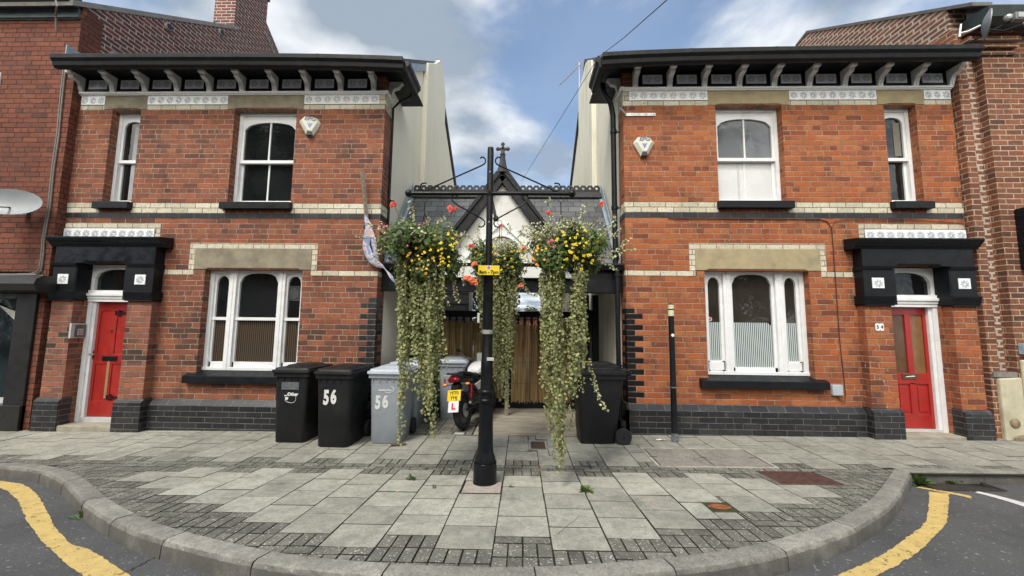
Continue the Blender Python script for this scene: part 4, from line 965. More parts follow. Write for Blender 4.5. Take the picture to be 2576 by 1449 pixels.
t = empty('stop_tap_cover', (1.735,-2.59,gz(1.735,-2.59)), 'small orange rusted cover with mossy edges among the pale slabs', 'manhole cover')
x0, x1, y0, y1 = lid_s; LX, LY = 1.735, -2.59
m = MB(); m.add([(x, y, gz(x, y)-.002) for x, y in ((x0,y0),(x1,y0),(x1,y1),(x0,y1))], [(0,1,2,3)]); m.build('mossy_surround', plain('moss', (.035,.05,.018), .95, .4, 18, .004), t, recalc=False)
m = MB(); m.add([(LX+.04*math.cos(a)**3+.06*math.cos(a), LY+.065*math.sin(a), gz(LX,LY+.065*math.sin(a))+.003) for a in [2*PI*k/20 for k in range(20)]], [tuple(range(20))]); m.build('lid', rust2, t, recalc=False)
# ---- painted lines
def paint(nm, c, wear):
    t = NT(nm); a = t.noise(9, 6, .7); f = t.noise(90, 3, .8); t.col(t.mix(t.mr(a, .3, .75), c, hx(c, .78))); t.rough(.75); t.bump(f, .005, .7)
    tr = t.n('ShaderNodeBsdfTransparent'); mxs = t.n('ShaderNodeMixShader'); k = t.ma('ADD', t.ma('MULTIPLY', t.noise(16, 6, .75), .6), t.ma('MULTIPLY', f, .4))
    t.l(t.mr(k, wear, wear+.03), mxs.inputs[0]); t.l(t.b.outputs[0], mxs.inputs[1]); t.l(tr.outputs[0], mxs.inputs[2]); t.l(mxs.outputs[0], t.out.inputs[0]); return t.m
yel = paint('yellow_road_paint', (.66,.475,.165), .56); whp = paint('white_road_paint', (.72,.71,.67), .62)
def ribbon(nm, L, R, mat):
    L = [G(x, y, -KH) for x, y in L]; R = [G(x, y, -KH) for x, y in R]
    def rs(p, n):
        s_ = [0]
        for a, b in zip(p, p[1:]): s_.append(s_[-1]+math.dist(a, b))
        out = []
        for k in range(n):
            d = s_[-1]*k/(n-1); i = max(j for j in range(len(s_)) if s_[j] <= d+1e-9); i = min(i, len(p)-2); q = (d-s_[i])/(s_[i+1]-s_[i]); out.append((p[i][0]+(p[i+1][0]-p[i][0])*q, p[i][1]+(p[i+1][1]-p[i][1])*q))
        return out
    n = 90; L = rs(smooth(L, 1), n); R = rs(smooth(R, 1), n); rr = random.Random(3); m = MB(); ew = .006
    L = [(x+rr.uniform(-ew, ew), y+rr.uniform(-ew, ew)) for x, y in L]; R = [(x+rr.uniform(-ew, ew), y+rr.uniform(-ew, ew)) for x, y in R]
    m.rings([[(a[0]+(b[0]-a[0])*k/3, a[1]+(b[1]-a[1])*k/3, gz(a[0]+(b[0]-a[0])*k/3, a[1]+(b[1]-a[1])*k/3)-KH+.0045) for k in range(4)] for a, b in zip(L, R)], False, closed=False)
    return tag(m.build(nm, mat, None, recalc=False), kind='structure')
r5 = lambda l: [(x/3.666, 1054.2+y/3.666) for x, y in l]; r7 = lambda l: [(1873.3+x/3.666, 1054.2+y/3.666) for x, y in l]
ribbon('yellow_line', r5([(-160,590),(0,632),(100,690),(170,765),(210,850),(260,970),(320,1040),(400,1150),(500,1230),(600,1330),(760,1447),(1000,1600)]), r5([(-160,560),(0,573),(150,590),(250,620),(330,690),(385,750),(415,820),(450,880),(500,1000),(570,1080),(680,1170),(800,1200),(900,1250),(1050,1350),(1200,1447),(1430,1600)]), yel)
ribbon('yellow_line', r7([(1700,672),(1700,780),(1690,870),(1665,970),(1560,1050),(1400,1170),(1200,1300),(840,1447),(500,1580)]), r7([(1885,692),(1882,780),(1880,850),(1860,980),(1750,1080),(1650,1200),(1450,1330),(1220,1447),(900,1590)]), yel)
ribbon('yellow_line', r7([(1580,634),(1800,675),(2000,712),(2088,738)]), r7([(1602,627),(1820,664),(2020,698),(2096,716)]), yel)
ribbon('white_line', r7([(2128,681),(2300,726),(2450,770),(2700,850)]), r7([(2150,670),(2320,706),(2470,746),(2730,815)]), whp)
# gully grating in the right gutter
a = r7([(1690,585),(1800,655),(2290,672),(2080,585)]); b = [G(x, y, -KH) for x, y in a]
t = empty('gully_grate', (b[0][0]+.5, b[0][1]-.1, gz(b[0][0], b[0][1])-KH), 'dark slotted gully grate in the road gutter by the right kerb', 'drain cover')
x0, x1 = 4.52, 5.2; y1 = -1.43; y0 = y1-.27; m = MB()
m.add([(x, y, gz(x, y)-KH+.004) for x, y in ((x0,y0),(x1,y0),(x1,y1),(x0,y1))], [(0,1,2,3)]); m.build('pit', blacksat, t, recalc=False)
m = MB()
for k in range(14): c = y0+(y1-y0)*(k+.2)/14; m.box(x0,x1,c,c+.009,gz(x0,c)-KH+.0,gz(x0,c)-KH+.012)
m.box(x0-.02,x0,y0,y1,gz(x0,y0)-KH,gz(x0,y0)-KH+.012); m.box(x1,x1+.02,y0,y1,gz(x1,y0)-KH,gz(x1,y0)-KH+.012); m.build('bars', plain('grate_iron', (.045,.038,.032), .7, .3, 20), t)
# ------------------------------------------------------------------ gate lodge
XA, XB = -2.335, 1.645; ye, ze, yr, zr = .20, 2.68, 1.62, 4.40
root = empty('gate_lodge', ((XA+XB)/2, .9, 0), 'slate roofed gateway with a white gable and black bargeboards between the two houses', 'gatehouse')
m = MB(); m.prism([(ye,ze),(yr,zr),(yr,zr-.06),(ye,ze-.06)], XA+.02, XB-.02, 'x'); m.prism([(yr,zr),(3.05,ze),(3.05,ze-.06),(yr,zr-.06)], XA+.02, XB-.02, 'x'); m.build('roof', slate, root)
m = MB(); m.prism([(yr-.17,zr-.13),(yr,zr+.05),(yr+.17,zr-.13),(yr+.15,zr-.15),(yr,zr+.0),(yr-.15,zr-.15)], XA+.05, XB-.05, 'x')
nt_ = 28; wd = (XB-XA-.1)/nt_
for k in range(nt_):
    c = XA+.05+wd*(k+.5); z = zr+.045; h = .125; outer = [(c-wd*.5,z),(c+wd*.5,z),(c+wd*.5,z+h*.62),(c+wd*.26,z+h),(c-wd*.26,z+h),(c-wd*.5,z+h*.62)]
    o12 = []
    for i in range(6):
        a, b = outer[i], outer[(i+1) % 6]; o12 += [a, ((a[0]+b[0])/2, (a[1]+b[1])/2)]
    inn = []
    for p in o12:
        d = math.hypot(p[0]-c, p[1]-(z+.06)); inn.append((c+(p[0]-c)/d*.027, z+.06+(p[1]-z-.06)/d*.027))
    m.ringprism(o12, inn, yr-.012, yr+.012)
m.build('ridge_cresting', plain('dark_ridge_tile', (.035,.035,.036), .7, .25, 15, .003), root)
for X in (XA+.03, XB-.03):
    s_ = 1 if X < 0 else -1; m = MB(); m.prism([(ye-.02,ze-.02),(yr,zr-.02),(yr,zr+.22),(ye-.02,ze+.13)], X-.008, X+.008, 'x')
    m.prism([(ye-.02,ze+.012),(yr,zr+.012),(yr,zr+.0),(ye-.02,ze+.0)], min(X, X+s_*.06), max(X, X+s_*.06), 'x'); m.build('lead_flashing', lead, root)
m = MB(); m.prism([(ye-.12,ze-.10),(ye-.16,ze-.02),(ye-.14,ze+.01),(ye,ze+.01),(ye,ze-.10)], XA, XB, 'x'); m.build('gutter', gutterm, root)
m = MB(); m.box(XA,XB,ye-.03,ye+.16,2.22,2.60); m.box(XA,XB,1.75,1.9,2.46,2.60); m.box(XA,XB,ye,3.0,2.60,2.64)
m.build('beam', black, root)
# white gable with black bargeboards
cxg = -.34; az, bz = 4.17, 2.44; hw = 1.12
sl = (az-bz)/hw
m = MB(); m.prism([(cxg-hw-.05,bz),(cxg+hw+.05,bz),(cxg+hw-.08,bz+.17),(cxg,az-.1),(cxg-hw+.08,bz+.17)], .06, .12, 'y'); m.build('gable_panel', plain('gable_cream_white', (.62,.62,.58), .6, .04, 6, dirt=(.5,.49,.45)), root, bevel=.004)
m = MB()
def bar(m, a, b, w_, y0, y1):
    d = Vector((b[0]-a[0], b[1]-a[1])).normalized(); n_ = Vector((-d.y, d.x))*w_/2
    m.prism([(a[0]+n_.x,a[1]+n_.y),(b[0]+n_.x,b[1]+n_.y),(b[0]-n_.x,b[1]-n_.y),(a[0]-n_.x,a[1]-n_.y)], y0, y1, 'y')
for q in (-1, 1):
    bar(m, (cxg+q*.02,az-.02), (cxg+q*(hw-.0),bz+.16), .20, -.03, .05)
    bar(m, (cxg+q*.0,az+.055), (cxg+q*(hw+.07),bz+.24), .05, -.06, .30)
m.build('bargeboard', black, root, bevel=.004)
m = MB(); gm = white
bar(m, (cxg-.7,2.70), (cxg+.7,2.70), .05, .03, .058)
for q in (-1, 1): bar(m, (cxg+q*.02,3.35), (cxg+q*.62,2.74), .045, .02, .058)
aa = [(cxg+.36*math.cos(PI*k/14), 2.75+.42*math.sin(PI*k/14)) for k in range(15)]; ab = [(cxg+.31*math.cos(PI*k/14), 2.75+.37*math.sin(PI*k/14)) for k in range(15)]
for k in range(14): m.prism([aa[k],aa[k+1],ab[k+1],ab[k]], .015, .058, 'y')
m.build('gable_tracery', gm, root)
m = MB(); m.box(cxg-.5,cxg+.5,.125,1.6,2.65,2.7)
for q in (-1, 1): m.add([(cxg,-.05,az+.08),(cxg,1.45,az+.08),(cxg+q*(hw+.1),.3,bz+.26),(cxg+q*(hw+.1),-.05,bz+.26)], [(0,1,2,3)])
m.build('gable_roof', slate, root, recalc=False)
# finial
m = MB(); fz = az+.05
m.lathe([(.10,-.05),(.09,.0),(.065,.08),(.045,.20),(.04,.26),(.05,.275),(.035,.29),(.028,.36)], (cxg,.0,fz), 8)
for dx_, dz_ in ((0,.47),(-.085,.385),(.085,.385)): m.ball((cxg+dx_,0,fz+dz_-.015), .034, 8, sc=(1,.7,1))
bar(m, (cxg-.085,fz+.37), (cxg+.085,fz+.37), .035, -.02, .02); bar(m, (cxg,fz+.3), (cxg,fz+.46), .04, -.02, .02)
m.build('finial', plain('dark_stone_finial', (.035,.033,.034), .75, .3, 20, .003), root, True)
# posts and back frame
for x0, x1 in ((XA+.0,XA+.12),(1.06,1.19),(1.30,1.37),(1.44,1.56)):
    m = MB(); m.box(x0,x1,1.72,1.86,-.2,2.3); m.build('post', black, root)
m = MB(); m.box(1.19,1.30,1.80,1.84,-.2,2.3); m.box(1.37,1.44,1.83,1.86,-.1,1.85); m.build('side_panel', plain('grey_side_panel', (.12,.115,.10), .7), root)
m = MB(); m.box(1.19,1.56,1.74,1.80,1.80,2.0); m.build('side_rail', black, root)
# gates with reed screens
reed = None
t = NT('reed_screen'); sp = t.n('ShaderNodeSeparateXYZ'); t.l(t.geo.outputs['Position'], sp.inputs[0]); vv_ = t.vec(t.ma('MULTIPLY', sp.outputs[0], 60.), 0., t.ma('MULTIPLY', sp.outputs[2], 1.2)); f = t.noise(1., 4, .7, vv_)
vv2 = t.vec(t.ma('MULTIPLY', sp.outputs[0], 9.), 0., t.ma('MULTIPLY', sp.outputs[2], .5)); f2 = t.noise(1., 3, .6, vv2)
b = t.ramp(f, [(.25,(.10,.055,.02)),(.42,(.36,.25,.11)),(.56,(.56,.42,.20)),(.72,(.70,.56,.33))]); b = t.mix(t.mr(f2, .4, .65, 0, .6), b, (.10,.05,.028)); t.col(b); t.rough(.8); t.bump(f, .006, .8); reedm = t.m
def gate(x0, x1, label, rx0, rx1, zt, zb):
    g = empty('slatted_gate', ((x0+x1)/2, 1.8, .02), label, 'gate', 'pair of black slatted gates')
    m = MB(); m.box(x0,x1,1.76,1.83,1.83,1.96); m.box(x0,x1,1.76,1.83,.02,.14); m.box(x0,x0+.07,1.755,1.835,.02,1.96); m.box(x1-.07,x1,1.755,1.835,.02,1.96); m.build('gate_frame', black, g, bevel=.004)
    n = round((x1-x0)/.145)
    for k in range(1, n):
        c = x0+(x1-x0)*k/n; m = MB(); m.box(c-.027,c+.027,1.775,1.815,.14,1.83); m.build('slat', black, g)
    rr = random.Random(int(x0*100)); m = MB(); x = rx0
    while x < rx1:
        wv = rr.uniform(.006, .014); top = zt+rr.uniform(-.035, .03); bt = zb+rr.uniform(-.03, .03)+(.0 if rr.random() > .1 else -.03); lean = rr.uniform(-.006, .006); y_ = 1.735+rr.uniform(-.006, .006)
        m.add([(x,y_,bt),(x+wv,y_,bt),(x+wv+lean,y_,top),(x+lean,y_,top),(x+wv*.5,y_-.006,bt),(x+wv*.5+lean,y_-.006,top)], [(0,4,5,3),(4,1,2,5),(0,1,2,3)]); x += wv*rr.uniform(.8, 1.12)
    m.build('reed_screen', reedm, g)
    wm_ = plain('wire', (.12,.08,.05), .6)
    for zz in (zt-.12, zb+.35, (zt+zb)/2): m = MB(); m.box(rx0,rx1,1.722,1.728,zz,zz+.004); m.build('binding_wire', wm_, g)
gate(-2.2, -.33, 'left black slatted gate screened with brown reeds', -2.12, -.36, 1.74, .22)
gate(-.22, 1.05, 'right black slatted gate with frayed pale reeds', -.20, .98, 1.70, .16)
m = MB(); m.box(-.33,-.22,1.74,1.86,-.1,2.3); m.build('post', black, root)
m = MB(); m.prism([(-.13,1.50),(-.075,1.50),(-.085,1.42),(-.1,1.40),(-.12,1.42)], 1.71, 1.716, 'y') if 0 else m.prism([(.37,1.47),(.43,1.47),(.43,1.42),(.40,1.385),(.37,1.42)], 1.71, 1.716, 'y'); tag(m.build('gate_badge', white, None), 'small white shield badge on the reeds of the right gate', 'badge')
# stake of timber and chain at the gate's middle
m = MB(); m.box(-.30,-.235,1.10,1.16,.0,1.02); m.add([], []); tag(m.build('timber_prop', wood, None), 'grey timber prop standing by the gate beside the motorcycle', 'timber post')
m = MB()
for k in range(46): z = 1.52-k*.024; a = .012; m.tube([(-.37+a*.6*(k%2)*.5,1.15,z),(-.364,1.15,z-.012),(-.37,1.15,z-.028)], .006, 5)
tag(m.build('chain', steel, None), 'galvanised chain hanging beside the timber prop', 'chain')
# ---- beyond the gates
fence = empty('timber_fence', (-1.75,4.2,0), 'grey horizontal board fence panel behind the left gate', 'fence')
m = MB()
for k in range(9): z = .2+.29*k; m.prism([(4.17,z),(4.2,z+.30),(4.215,z+.30),(4.19,z)], -3.4, -1.42, 'x')
m.build('boards', plain('fence_boards', (.13,.13,.12), .85, .25, 14, .003), fence)
m = MB(); m.box(-1.42,-1.33,4.13,4.22,-.1,2.95); m.build('post', plain('concrete_post', (.42,.40,.35), .85, .1, 9), fence)
wall = MB(); wall.box(1.0,1.64,3.6,3.9,-.1,2.75); tag(wall.build('garden_wall', plain('grey_block', (.24,.23,.21), .9, .15, 6, .004), None), 'grey garden wall seen through the right of the gateway', 'wall')
far = empty('brick_outbuilding', (1.2,16,0), 'low brick outbuilding seen dimly through the right gate', 'building')
m = MB(); m.box(-.4,5,16,20,-.2,2.1); m.build('wall', brickL, far); m = MB(); m.prism([(-.6,2.1),(5.2,2.1),(3.5,2.45),(.8,2.45)], 15.8, 20, 'y'); m.build('roof', rooft, far)
# ------------------------------------------------------------------ basket post
PX, PY = -.365, -2.02
pz = gz(PX, PY)
root = empty('basket_post', (PX,PY,pz), 'tall black cast iron post with scrolled arms carrying three hanging baskets', 'post')
def zy(y): return P(1240, y, PY)[1]
iron = plain('post_black', (.004,.005,.007), .36, .3, 7, .0012, dirt=(.014,.013,.012), spec=.3)
m = MB(); zb0 = pz-.01
m.lathe([(.125,zb0),(.122,zb0+.05),(.118,zb0+.22),(.117,zy(1166)),(.104,zy(1162)),(.108,zy(1156)),(.104,zy(1150)),(.084,zy(1138)),(.079,zy(1120)),(.073,zy(1060)),(.072,zy(1010))], (PX,PY,0), 24)
for yy in (984, 1006): m.lathe([(.072,zy(yy)-.022),(.082,zy(yy)-.018),(.090,zy(yy)-.006),(.090,zy(yy)+.006),(.080,zy(yy)+.018),(.068,zy(yy)+.02)], (PX,PY,0), 24)
m.lathe([(.070,zy(1004)),(.070,zy(986)),(.064,zy(978)),(.063,zy(930)),(.062,zy(905)),(.058,zy(903)),(.055,zy(800)),(.052,zy(705)),(.055,zy(702)),(.055,zy(695)),(.045,zy(690)),(.036,zy(688)),(.035,zy(378)),(.032,zy(372)),(.0,zy(371))], (PX,PY,0), 20)
m.build('shaft', iron, root, True)
m = MB(); m.lathe([(.058,zy(840)),(.0585,zy(839)),(.0585,zy(831)),(.058,zy(830))], (PX,PY,0), 20); m.build('tape_band', plain('silver_tape', (.30,.29,.26), .6, .3, 30), root)
for a, b, c, d in ((1,18,898,906),(-24,-19,788,812)):
    m = MB(); m.box(PX+a/230,PX+b/230,PY-.066,PY-.058,zy(d),zy(c)); m.build('sticker_scrap', plain('paper_scrap', (.5,.49,.45), .8, .1, 20), root)
za = 3.115
m = MB()
for q in (-1, 1):
    m.tube([(PX+q*.03,PY,za),(PX+q*.88,PY,za)], .0225, 10); m.ball((PX+q*.905,PY,za), .042, 12)
m.tube([(PX,PY-.055,za),(PX,PY+.98,za)], .0225, 10); m.ball((PX,PY+1.0,za), .042, 12); m.tube([(PX,PY-.05,za),(PX,PY-.03,za)], .028, 10)
m.build('arm', iron, root, True)
m = MB(); m.lathe([(0,0),(.017,0),(.017,-.002),(0,-.002)], (PX,PY-.0565,za), 14, 'y'); m.build('open_pipe_end', plain('pipe_hole', (.002,.002,.002), 1), root)
def scroll(c, r, a0, turns, n=16): return [(c[0]+r*(1-.35*k/n)*math.cos(a0+turns*2*PI*k/n), c[1]+r*(1-.35*k/n)*math.sin(a0+turns*2*PI*k/n)) for k in range(n+1)]
m = MB()
for q in (-1, 1):
    # stay above the arm with a curl at each end, stay below the arm likewise
    up = [(.0725,3.455),(.06,3.50),(.075,3.535)] 
    A = [(.115,3.52),(.098,3.535),(.075,3.53),(.058,3.51),(.055,3.48),(.068,3.455),(.10,3.435),(.66,3.175),(.70,3.15),(.735,3.145),(.765,3.16),(.778,3.195),(.765,3.225),(.735,3.235),(.712,3.23)]
    m.tube([(PX+q*x, PY, z) for x, z in A], .0085, 6)
    B = [(.115,2.745),(.09,2.735),(.065,2.745),(.05,2.77),(.052,2.80),(.075,2.825),(.36,2.985),(.405,3.02),(.425,3.055),(.42,3.085),(.39,3.10),(.365,3.09),(.355,3.065),(.362,3.045)]
    m.tube([(PX+q*x, PY, z) for x, z in B], .0085, 6)
m.build('scroll_stay', iron, root, True)
m = MB()
for q in (-1, 1): m.ball((PX+q*.0,PY-.036,zy(436 if q > 0 else 561)), .012, 8)
m.build('bolt', steel, root)
m = MB(); m.add([(x, y, gz(x, y)+.002) for x, y in ((-.56,-2.33),(-.19,-2.33),(-.19,-1.98),(-.56,-1.98))], [(0,1,2,3)]); t = slabmat('pink_mortar', (.42,.36,.31), (.33,.28,.24), .3, 60, bump=.004, tone=False)
tag(m.build('post_footing', t, None, recalc=False), kind='structure')
# parking sign
x0, z1 = P(1202,666.5,PY-.09); x1, z0 = P(1257.5,693,PY-.09)
t = empty('parking_sign', ((x0+x1)/2,PY-.08,(z0+z1)/2), 'small yellow 8am to 7pm waiting sign on the basket post', 'sign')
yp = PY-.085
m = MB(); m.box(x0,x1,yp,yp+.008,z0,z1); m.build('rim', blacksat, t, bevel=.003)
m = MB(); m.box(x0+.005,x1-.005,yp-.002,yp+.001,z0+.005,z1-.005); m.build('plate', plain('sign_yellow', (.78,.56,.015), .4, .03, 6), t, bevel=.001)
xc, zc = (x0+x1)/2, (z0+z1)/2
m = MB(); m.box(xc-.022,xc+.020,yp-.0035,yp-.001,zc+.008,zc+.05); sy = m.build('symbol_panel', white, t)
m = MB(); m.lathe([(.0165,0),(.0165,-.001),(.0125,-.001),(.0125,0)], (xc-.001,yp-.004,zc+.029), 20, 'y'); bar(m, (xc-.012,zc+.04), (xc+.010,zc+.018), .004, yp-.0055, yp-.004); m.build('red_ring', plain('sign_red', (.40,.05,.04), .5), sy)
m = MB(); m.lathe([(0,0),(.0125,0),(.0125,-.0005),(0,-.0005)], (xc-.001,yp-.0036,zc+.029), 20, 'y'); m.build('blue_disc', plain('sign_blue', (.30,.30,.42), .5), sy)
text('lettering', '8am - 7pm', .049, bk, t, (xc, yp-.003, zc-.021), bold=.0016, sx=.98)
m = MB(); m.lathe([(.037,-.01),(.042,-.01),(.042,.01),(.037,.01)], (PX,PY,zc), 16); m.box(PX-.02,PX+.02,yp+.008,PY-.035,zc-.01,zc+.01); m.build('clip', steel, t)
# ------------------------------------------------------------------ plants
def leafmat(nm, c, c2, rough=.6):
    t = NT(nm); at = t.n('ShaderNodeAttribute', attribute_name='tone'); b = t.mix(t.mr(t.noise(25, 3), .3, .7), c, c2)
    t.col(t.mix(1., b, at.outputs['Color'], 'MULTIPLY')); t.rough(rough); t.b.inputs['Subsurface Weight'].default_value = 0
    tr = t.n('ShaderNodeBsdfTranslucent'); t.i(tr.inputs[0], (*hx(c2, 1.1), 1)); ms = t.n('ShaderNodeMixShader'); ms.inputs[0].default_value = .22
    t.l(t.b.outputs[0], ms.inputs[1]); t.l(tr.outputs[0], ms.inputs[2]); t.l(ms.outputs[0], t.out.inputs[0]); return t.m
vinem = leafmat('vine_leaf', (.22,.24,.09), (.34,.35,.15)); darkl = leafmat('flower_leaf', (.055,.098,.013), (.11,.165,.025)); palel = leafmat('silver_leaf', (.38,.40,.20), (.50,.50,.30))
stemm = plain('stem', (.12,.10,.05), .7)
def leaf(m, p, nrm, r, rr, n=6, tone=None, elong=1., mi=0):
    nrm = Vector(nrm).normalized(); a = nrm.cross(Vector((rr.uniform(-1,1), rr.uniform(-1,1), rr.uniform(-1,1)))).normalized(); b = nrm.cross(a)
    p = Vector(p); cup = rr.uniform(-.3,.3)*r
    vs_ = [tuple(p+nrm*cup)]+[tuple(p+(a*math.cos(2*PI*k/n)*elong+b*math.sin(2*PI*k/n))*r) for k in range(n)]
    m.add(vs_, [(0,1+k,1+(k+1)%n) for k in range(n)] if n > 4 else [(1,2,3,4)], mi, tone if tone is not None else rr.uniform(.4,1.4))
def vine(m, ms, path, rr, sp=.026, r=(.010,.020), out=(0,-1,0)):
    ms.tube(path, .0022, 3, cap=False)
    path = [Vector(p) for p in path]; L = 0
    for a, b in zip(path, path[1:]):
        d = (b-a).length; n = max(1, int(d/sp))
        for k in range(n):
            p = a.lerp(b, (k+rr.random())/n); s_ = rr.choice((-1, 1))
            off = Vector((s_*rr.uniform(.004,.026), rr.uniform(-.025,.015), rr.uniform(-.01,.01)))
            nm = Vector((rr.uniform(-.9,.9)+out[0]*.4, -.55+rr.uniform(-.6,.7)+out[1]*.2, rr.uniform(.0,.9)))
            leaf(m, p+off, nm, rr.uniform(*r), rr, 6)
pet = {}
def petal_mesh(nm, n, r, wd, mat, cmat, seed=0):
    rr = random.Random(seed); m = MB()
    for k in range(n):
        a = 2*PI*k/n+rr.uniform(-.15,.15); u = Vector((math.cos(a),0,math.sin(a))); v = Vector((-math.sin(a),0,math.cos(a))); d = rr.uniform(-.2,.35)*r
        m.add([(0,0,0), tuple(u*r*.55+v*wd*r+Vector((0,-.1*r,0))), tuple(u*r+v*wd*r*.6+Vector((0,d,0))), tuple(u*r-v*wd*r*.6+Vector((0,d,0))), tuple(u*r*.55-v*wd*r+Vector((0,-.1*r,0)))], [(0,1,2,3,4)])
    m.ball((0,-.12*r,0), r*.24, 6, 1)
    o = m.build(nm, [mat, cmat], None, recalc=False); me = o.data; bpy.data.objects.remove(o); return me
ym = plain('yellow_petal', (.80,.60,.02), .6, .12, 40); om = plain('orange_petal', (.75,.28,.03), .6, .15, 40); rm = plain('red_petal', (.62,.06,.035), .6, .2, 40); pk = plain('fuchsia_petal', (.55,.10,.13), .6, .3, 50); bg = plain('begonia_petal', (.80,.16,.06), .6, .2, 40)
yc = plain('flower_eye', (.35,.20,.02), .8)
FM = {'yellow': [petal_mesh('yf', 6, .021, .30, ym, yc, 1), petal_mesh('yf2', 5, .024, .32, ym, yc, 2)], 'amber': [petal_mesh('af', 5, .018, .45, plain('amber_petal', (.78,.42,.03), .6, .15, 40), yc, 3)],
      'red': [petal_mesh('rf', 9, .024, .30, rm, rm, 4)], 'pink': [petal_mesh('pf', 5, .022, .4, pk, white, 5)], 'coral': [petal_mesh('cf', 10, .034, .36, bg, om, 6)]}
def flower(kind, p, nrm, sc_, parent, rr):
    me = rr.choice(FM[kind]); o = bpy.data.objects.new(kind+'_flower', me); C.objects.link(o); o.parent = parent; o3 = ORG[parent.name]
    o.location = (p[0]-o3[0], p[1]-o3[1], p[2]-o3[2]); o.rotation_euler = Vector(nrm).to_track_quat('-Y', 'Z').to_euler(); o.scale = (sc_,)*3
def basket(cx, cz, y, R, label, vines, flowers, extra, seed, sprays, ringx):
    rr = random.Random(seed); c = Vector((cx, y, cz))
    t = empty('hanging_basket', tuple(c), label, 'hanging basket', 'flower baskets on the black post')
    m = MB(); m.lathe([(.03,-.20),(.12,-.17),(.19,-.09),(.215,0),(.20,0),(.05,-.02),(.0,-.02)], tuple(c), 16); m.build('bowl', plain('moss_liner', (.045,.035,.02), .95, .3, 20, .004), t)
    m = MB(); top = Vector((ringx, y, za-.03))
    m.tube([tuple(top+Vector((.03*math.cos(a),0,-.035+.03*math.sin(a)))) for a in [2*PI*k/12 for k in range(13)]], .004, 5)
    m.tube([tuple(top+Vector((0,0,-.07))), tuple(top+Vector((0,0,-.2)))], .005, 5)
    for k in range(3): a = 2*PI*k/3+.5; m.tube([tuple(top+Vector((0,0,-.2))), (cx+.2*math.cos(a), y+.2*math.sin(a), cz)], .004, 5)
    m.build('chain', iron, t)
    # body of dark leaves, in several lumps
    m = MB(); lumps = [(Vector((rr.uniform(-.75,.75)*R, rr.uniform(-.7,.4)*R, rr.uniform(-.48,.38)*R)), rr.uniform(.28,.52)*R) for _ in range(18)]
    for i in range(int(5200*(R/.4)**2)):
        lc, lr = rr.choice(lumps); d = Vector((rr.gauss(0,1), rr.gauss(0,1), rr.gauss(0,1))).normalized(); p = c+lc+d*lr*rr.uniform(.55,1.08)
        leaf(m, p, d+Vector((0,-.3,.5)), rr.uniform(.010,.019), rr, 4, rr.uniform(.35,1.35), 1.7)
    m.build('leaves', darkl, t, recalc=False)
    # silvery sprays reaching up and out
    m = MB(); ms = MB()
    for i in range(85):
        a = rr.uniform(0, 2*PI); q = rr.uniform(.2,.95); p = c+Vector((math.cos(a)*R*q, math.sin(a)*R*q*.7, R*.15)); d = Vector((math.cos(a)*rr.uniform(.2,.9), math.sin(a)*.5, rr.uniform(.5,1.2))).normalized(); pth = [p]
        for k in range(6): d = (d+Vector((rr.uniform(-.2,.2), rr.uniform(-.2,.2), -.09))).normalized(); p = p+d*rr.uniform(.02,.05)*(R/.4); pth.append(p)
        vine(m, ms, [tuple(q_) for q_ in pth], rr, .014, (.008,.016))
    for sp_ in sprays:
        pth = [(lambda w_: (w_[0], y+rr.uniform(-.06,.03), w_[1]))(P(px, py, y)) for px, py in sp_]
        vine(m, ms, pth, rr, .011, (.008,.015)); vine(m, ms, [(a_+rr.uniform(-.01,.01), b_, c_+rr.uniform(-.015,.015)) for a_, b_, c_ in pth], rr, .02, (.008,.014))
    m.build('silver_sprays', palel, t, recalc=False); ms.build('stems', stemm, t)
    # trailing curtains
    for (px, py0, py1, w_) in vines:
        for r_ in range(3):
            m = MB(); ms = MB(); yy = y+rr.uniform(-.20,.10)*R/.4; x0_, z0_ = P(px+rr.uniform(-w_, w_), py0, yy); x1_, z1_ = P(px+rr.uniform(-w_, w_)*1.1, py1-(0 if r_ == 0 else rr.uniform(.0,.35)*(py1-py0)), yy)
            n = max(3, int((z0_-z1_)/.12)); pth = [(x0_+(x1_-x0_)*k/n+rr.uniform(-.024,.024), yy+rr.uniform(-.015,.015), z0_+(z1_-z0_)*k/n) for k in range(n+1)]
            k2 = int(n*.8); vine(m, ms, pth[:k2+1], rr, .0098); vine(m, ms, pth[k2:], rr, .017, (.009,.016))
            o = m.build('trailing_vine', vinem, t, recalc=False)
            if r_ == 0: ms.build('vine_stem', stemm, o, recalc=False)
    # loose runners that hang outside the main curtains
    for i in range(12):
        px, py0, py1, w_ = rr.choice(vines); m = MB(); q0 = px+rr.uniform(-12, 12); drift = rr.uniform(-16, 16); py1 = py0+(py1-py0)*rr.uniform(.35, 1.02); yy = y-rr.uniform(.05,.3)*R/.4; pth = []
        for k in range(9): x_, z_ = P(q0+drift*(k/8)**1.6+rr.uniform(-3, 3), py0-20+(py1-py0+20)*k/8, yy); pth.append((x_, yy+rr.uniform(-.02,.02), z_))
        vine(m, m, pth, rr, .024, (.008,.017)); m.m = [0]*len(m.f); m.build('trailing_vine', vinem, t, recalc=False)
    for kind, n, (ax, bx, ay, by) in flowers:
        for i in range(n):
            px, py = rr.uniform(ax, bx), rr.uniform(ay, by); u = (px-(ax+bx)/2)/((bx-ax)/2); v = (py-(ay+by)/2)/((by-ay)/2)
            if u*u+v*v > 1: continue
            yy = y-R*(.98-.35*(u*u+v*v)*.9); x_, z_ = P(px, py, yy); flower(kind, (x_, yy, z_), (u*.5+rr.uniform(-.4,.4), -1, .35-v*.3+rr.uniform(-.4,.4)), rr.uniform(.45,.85), t, rr)
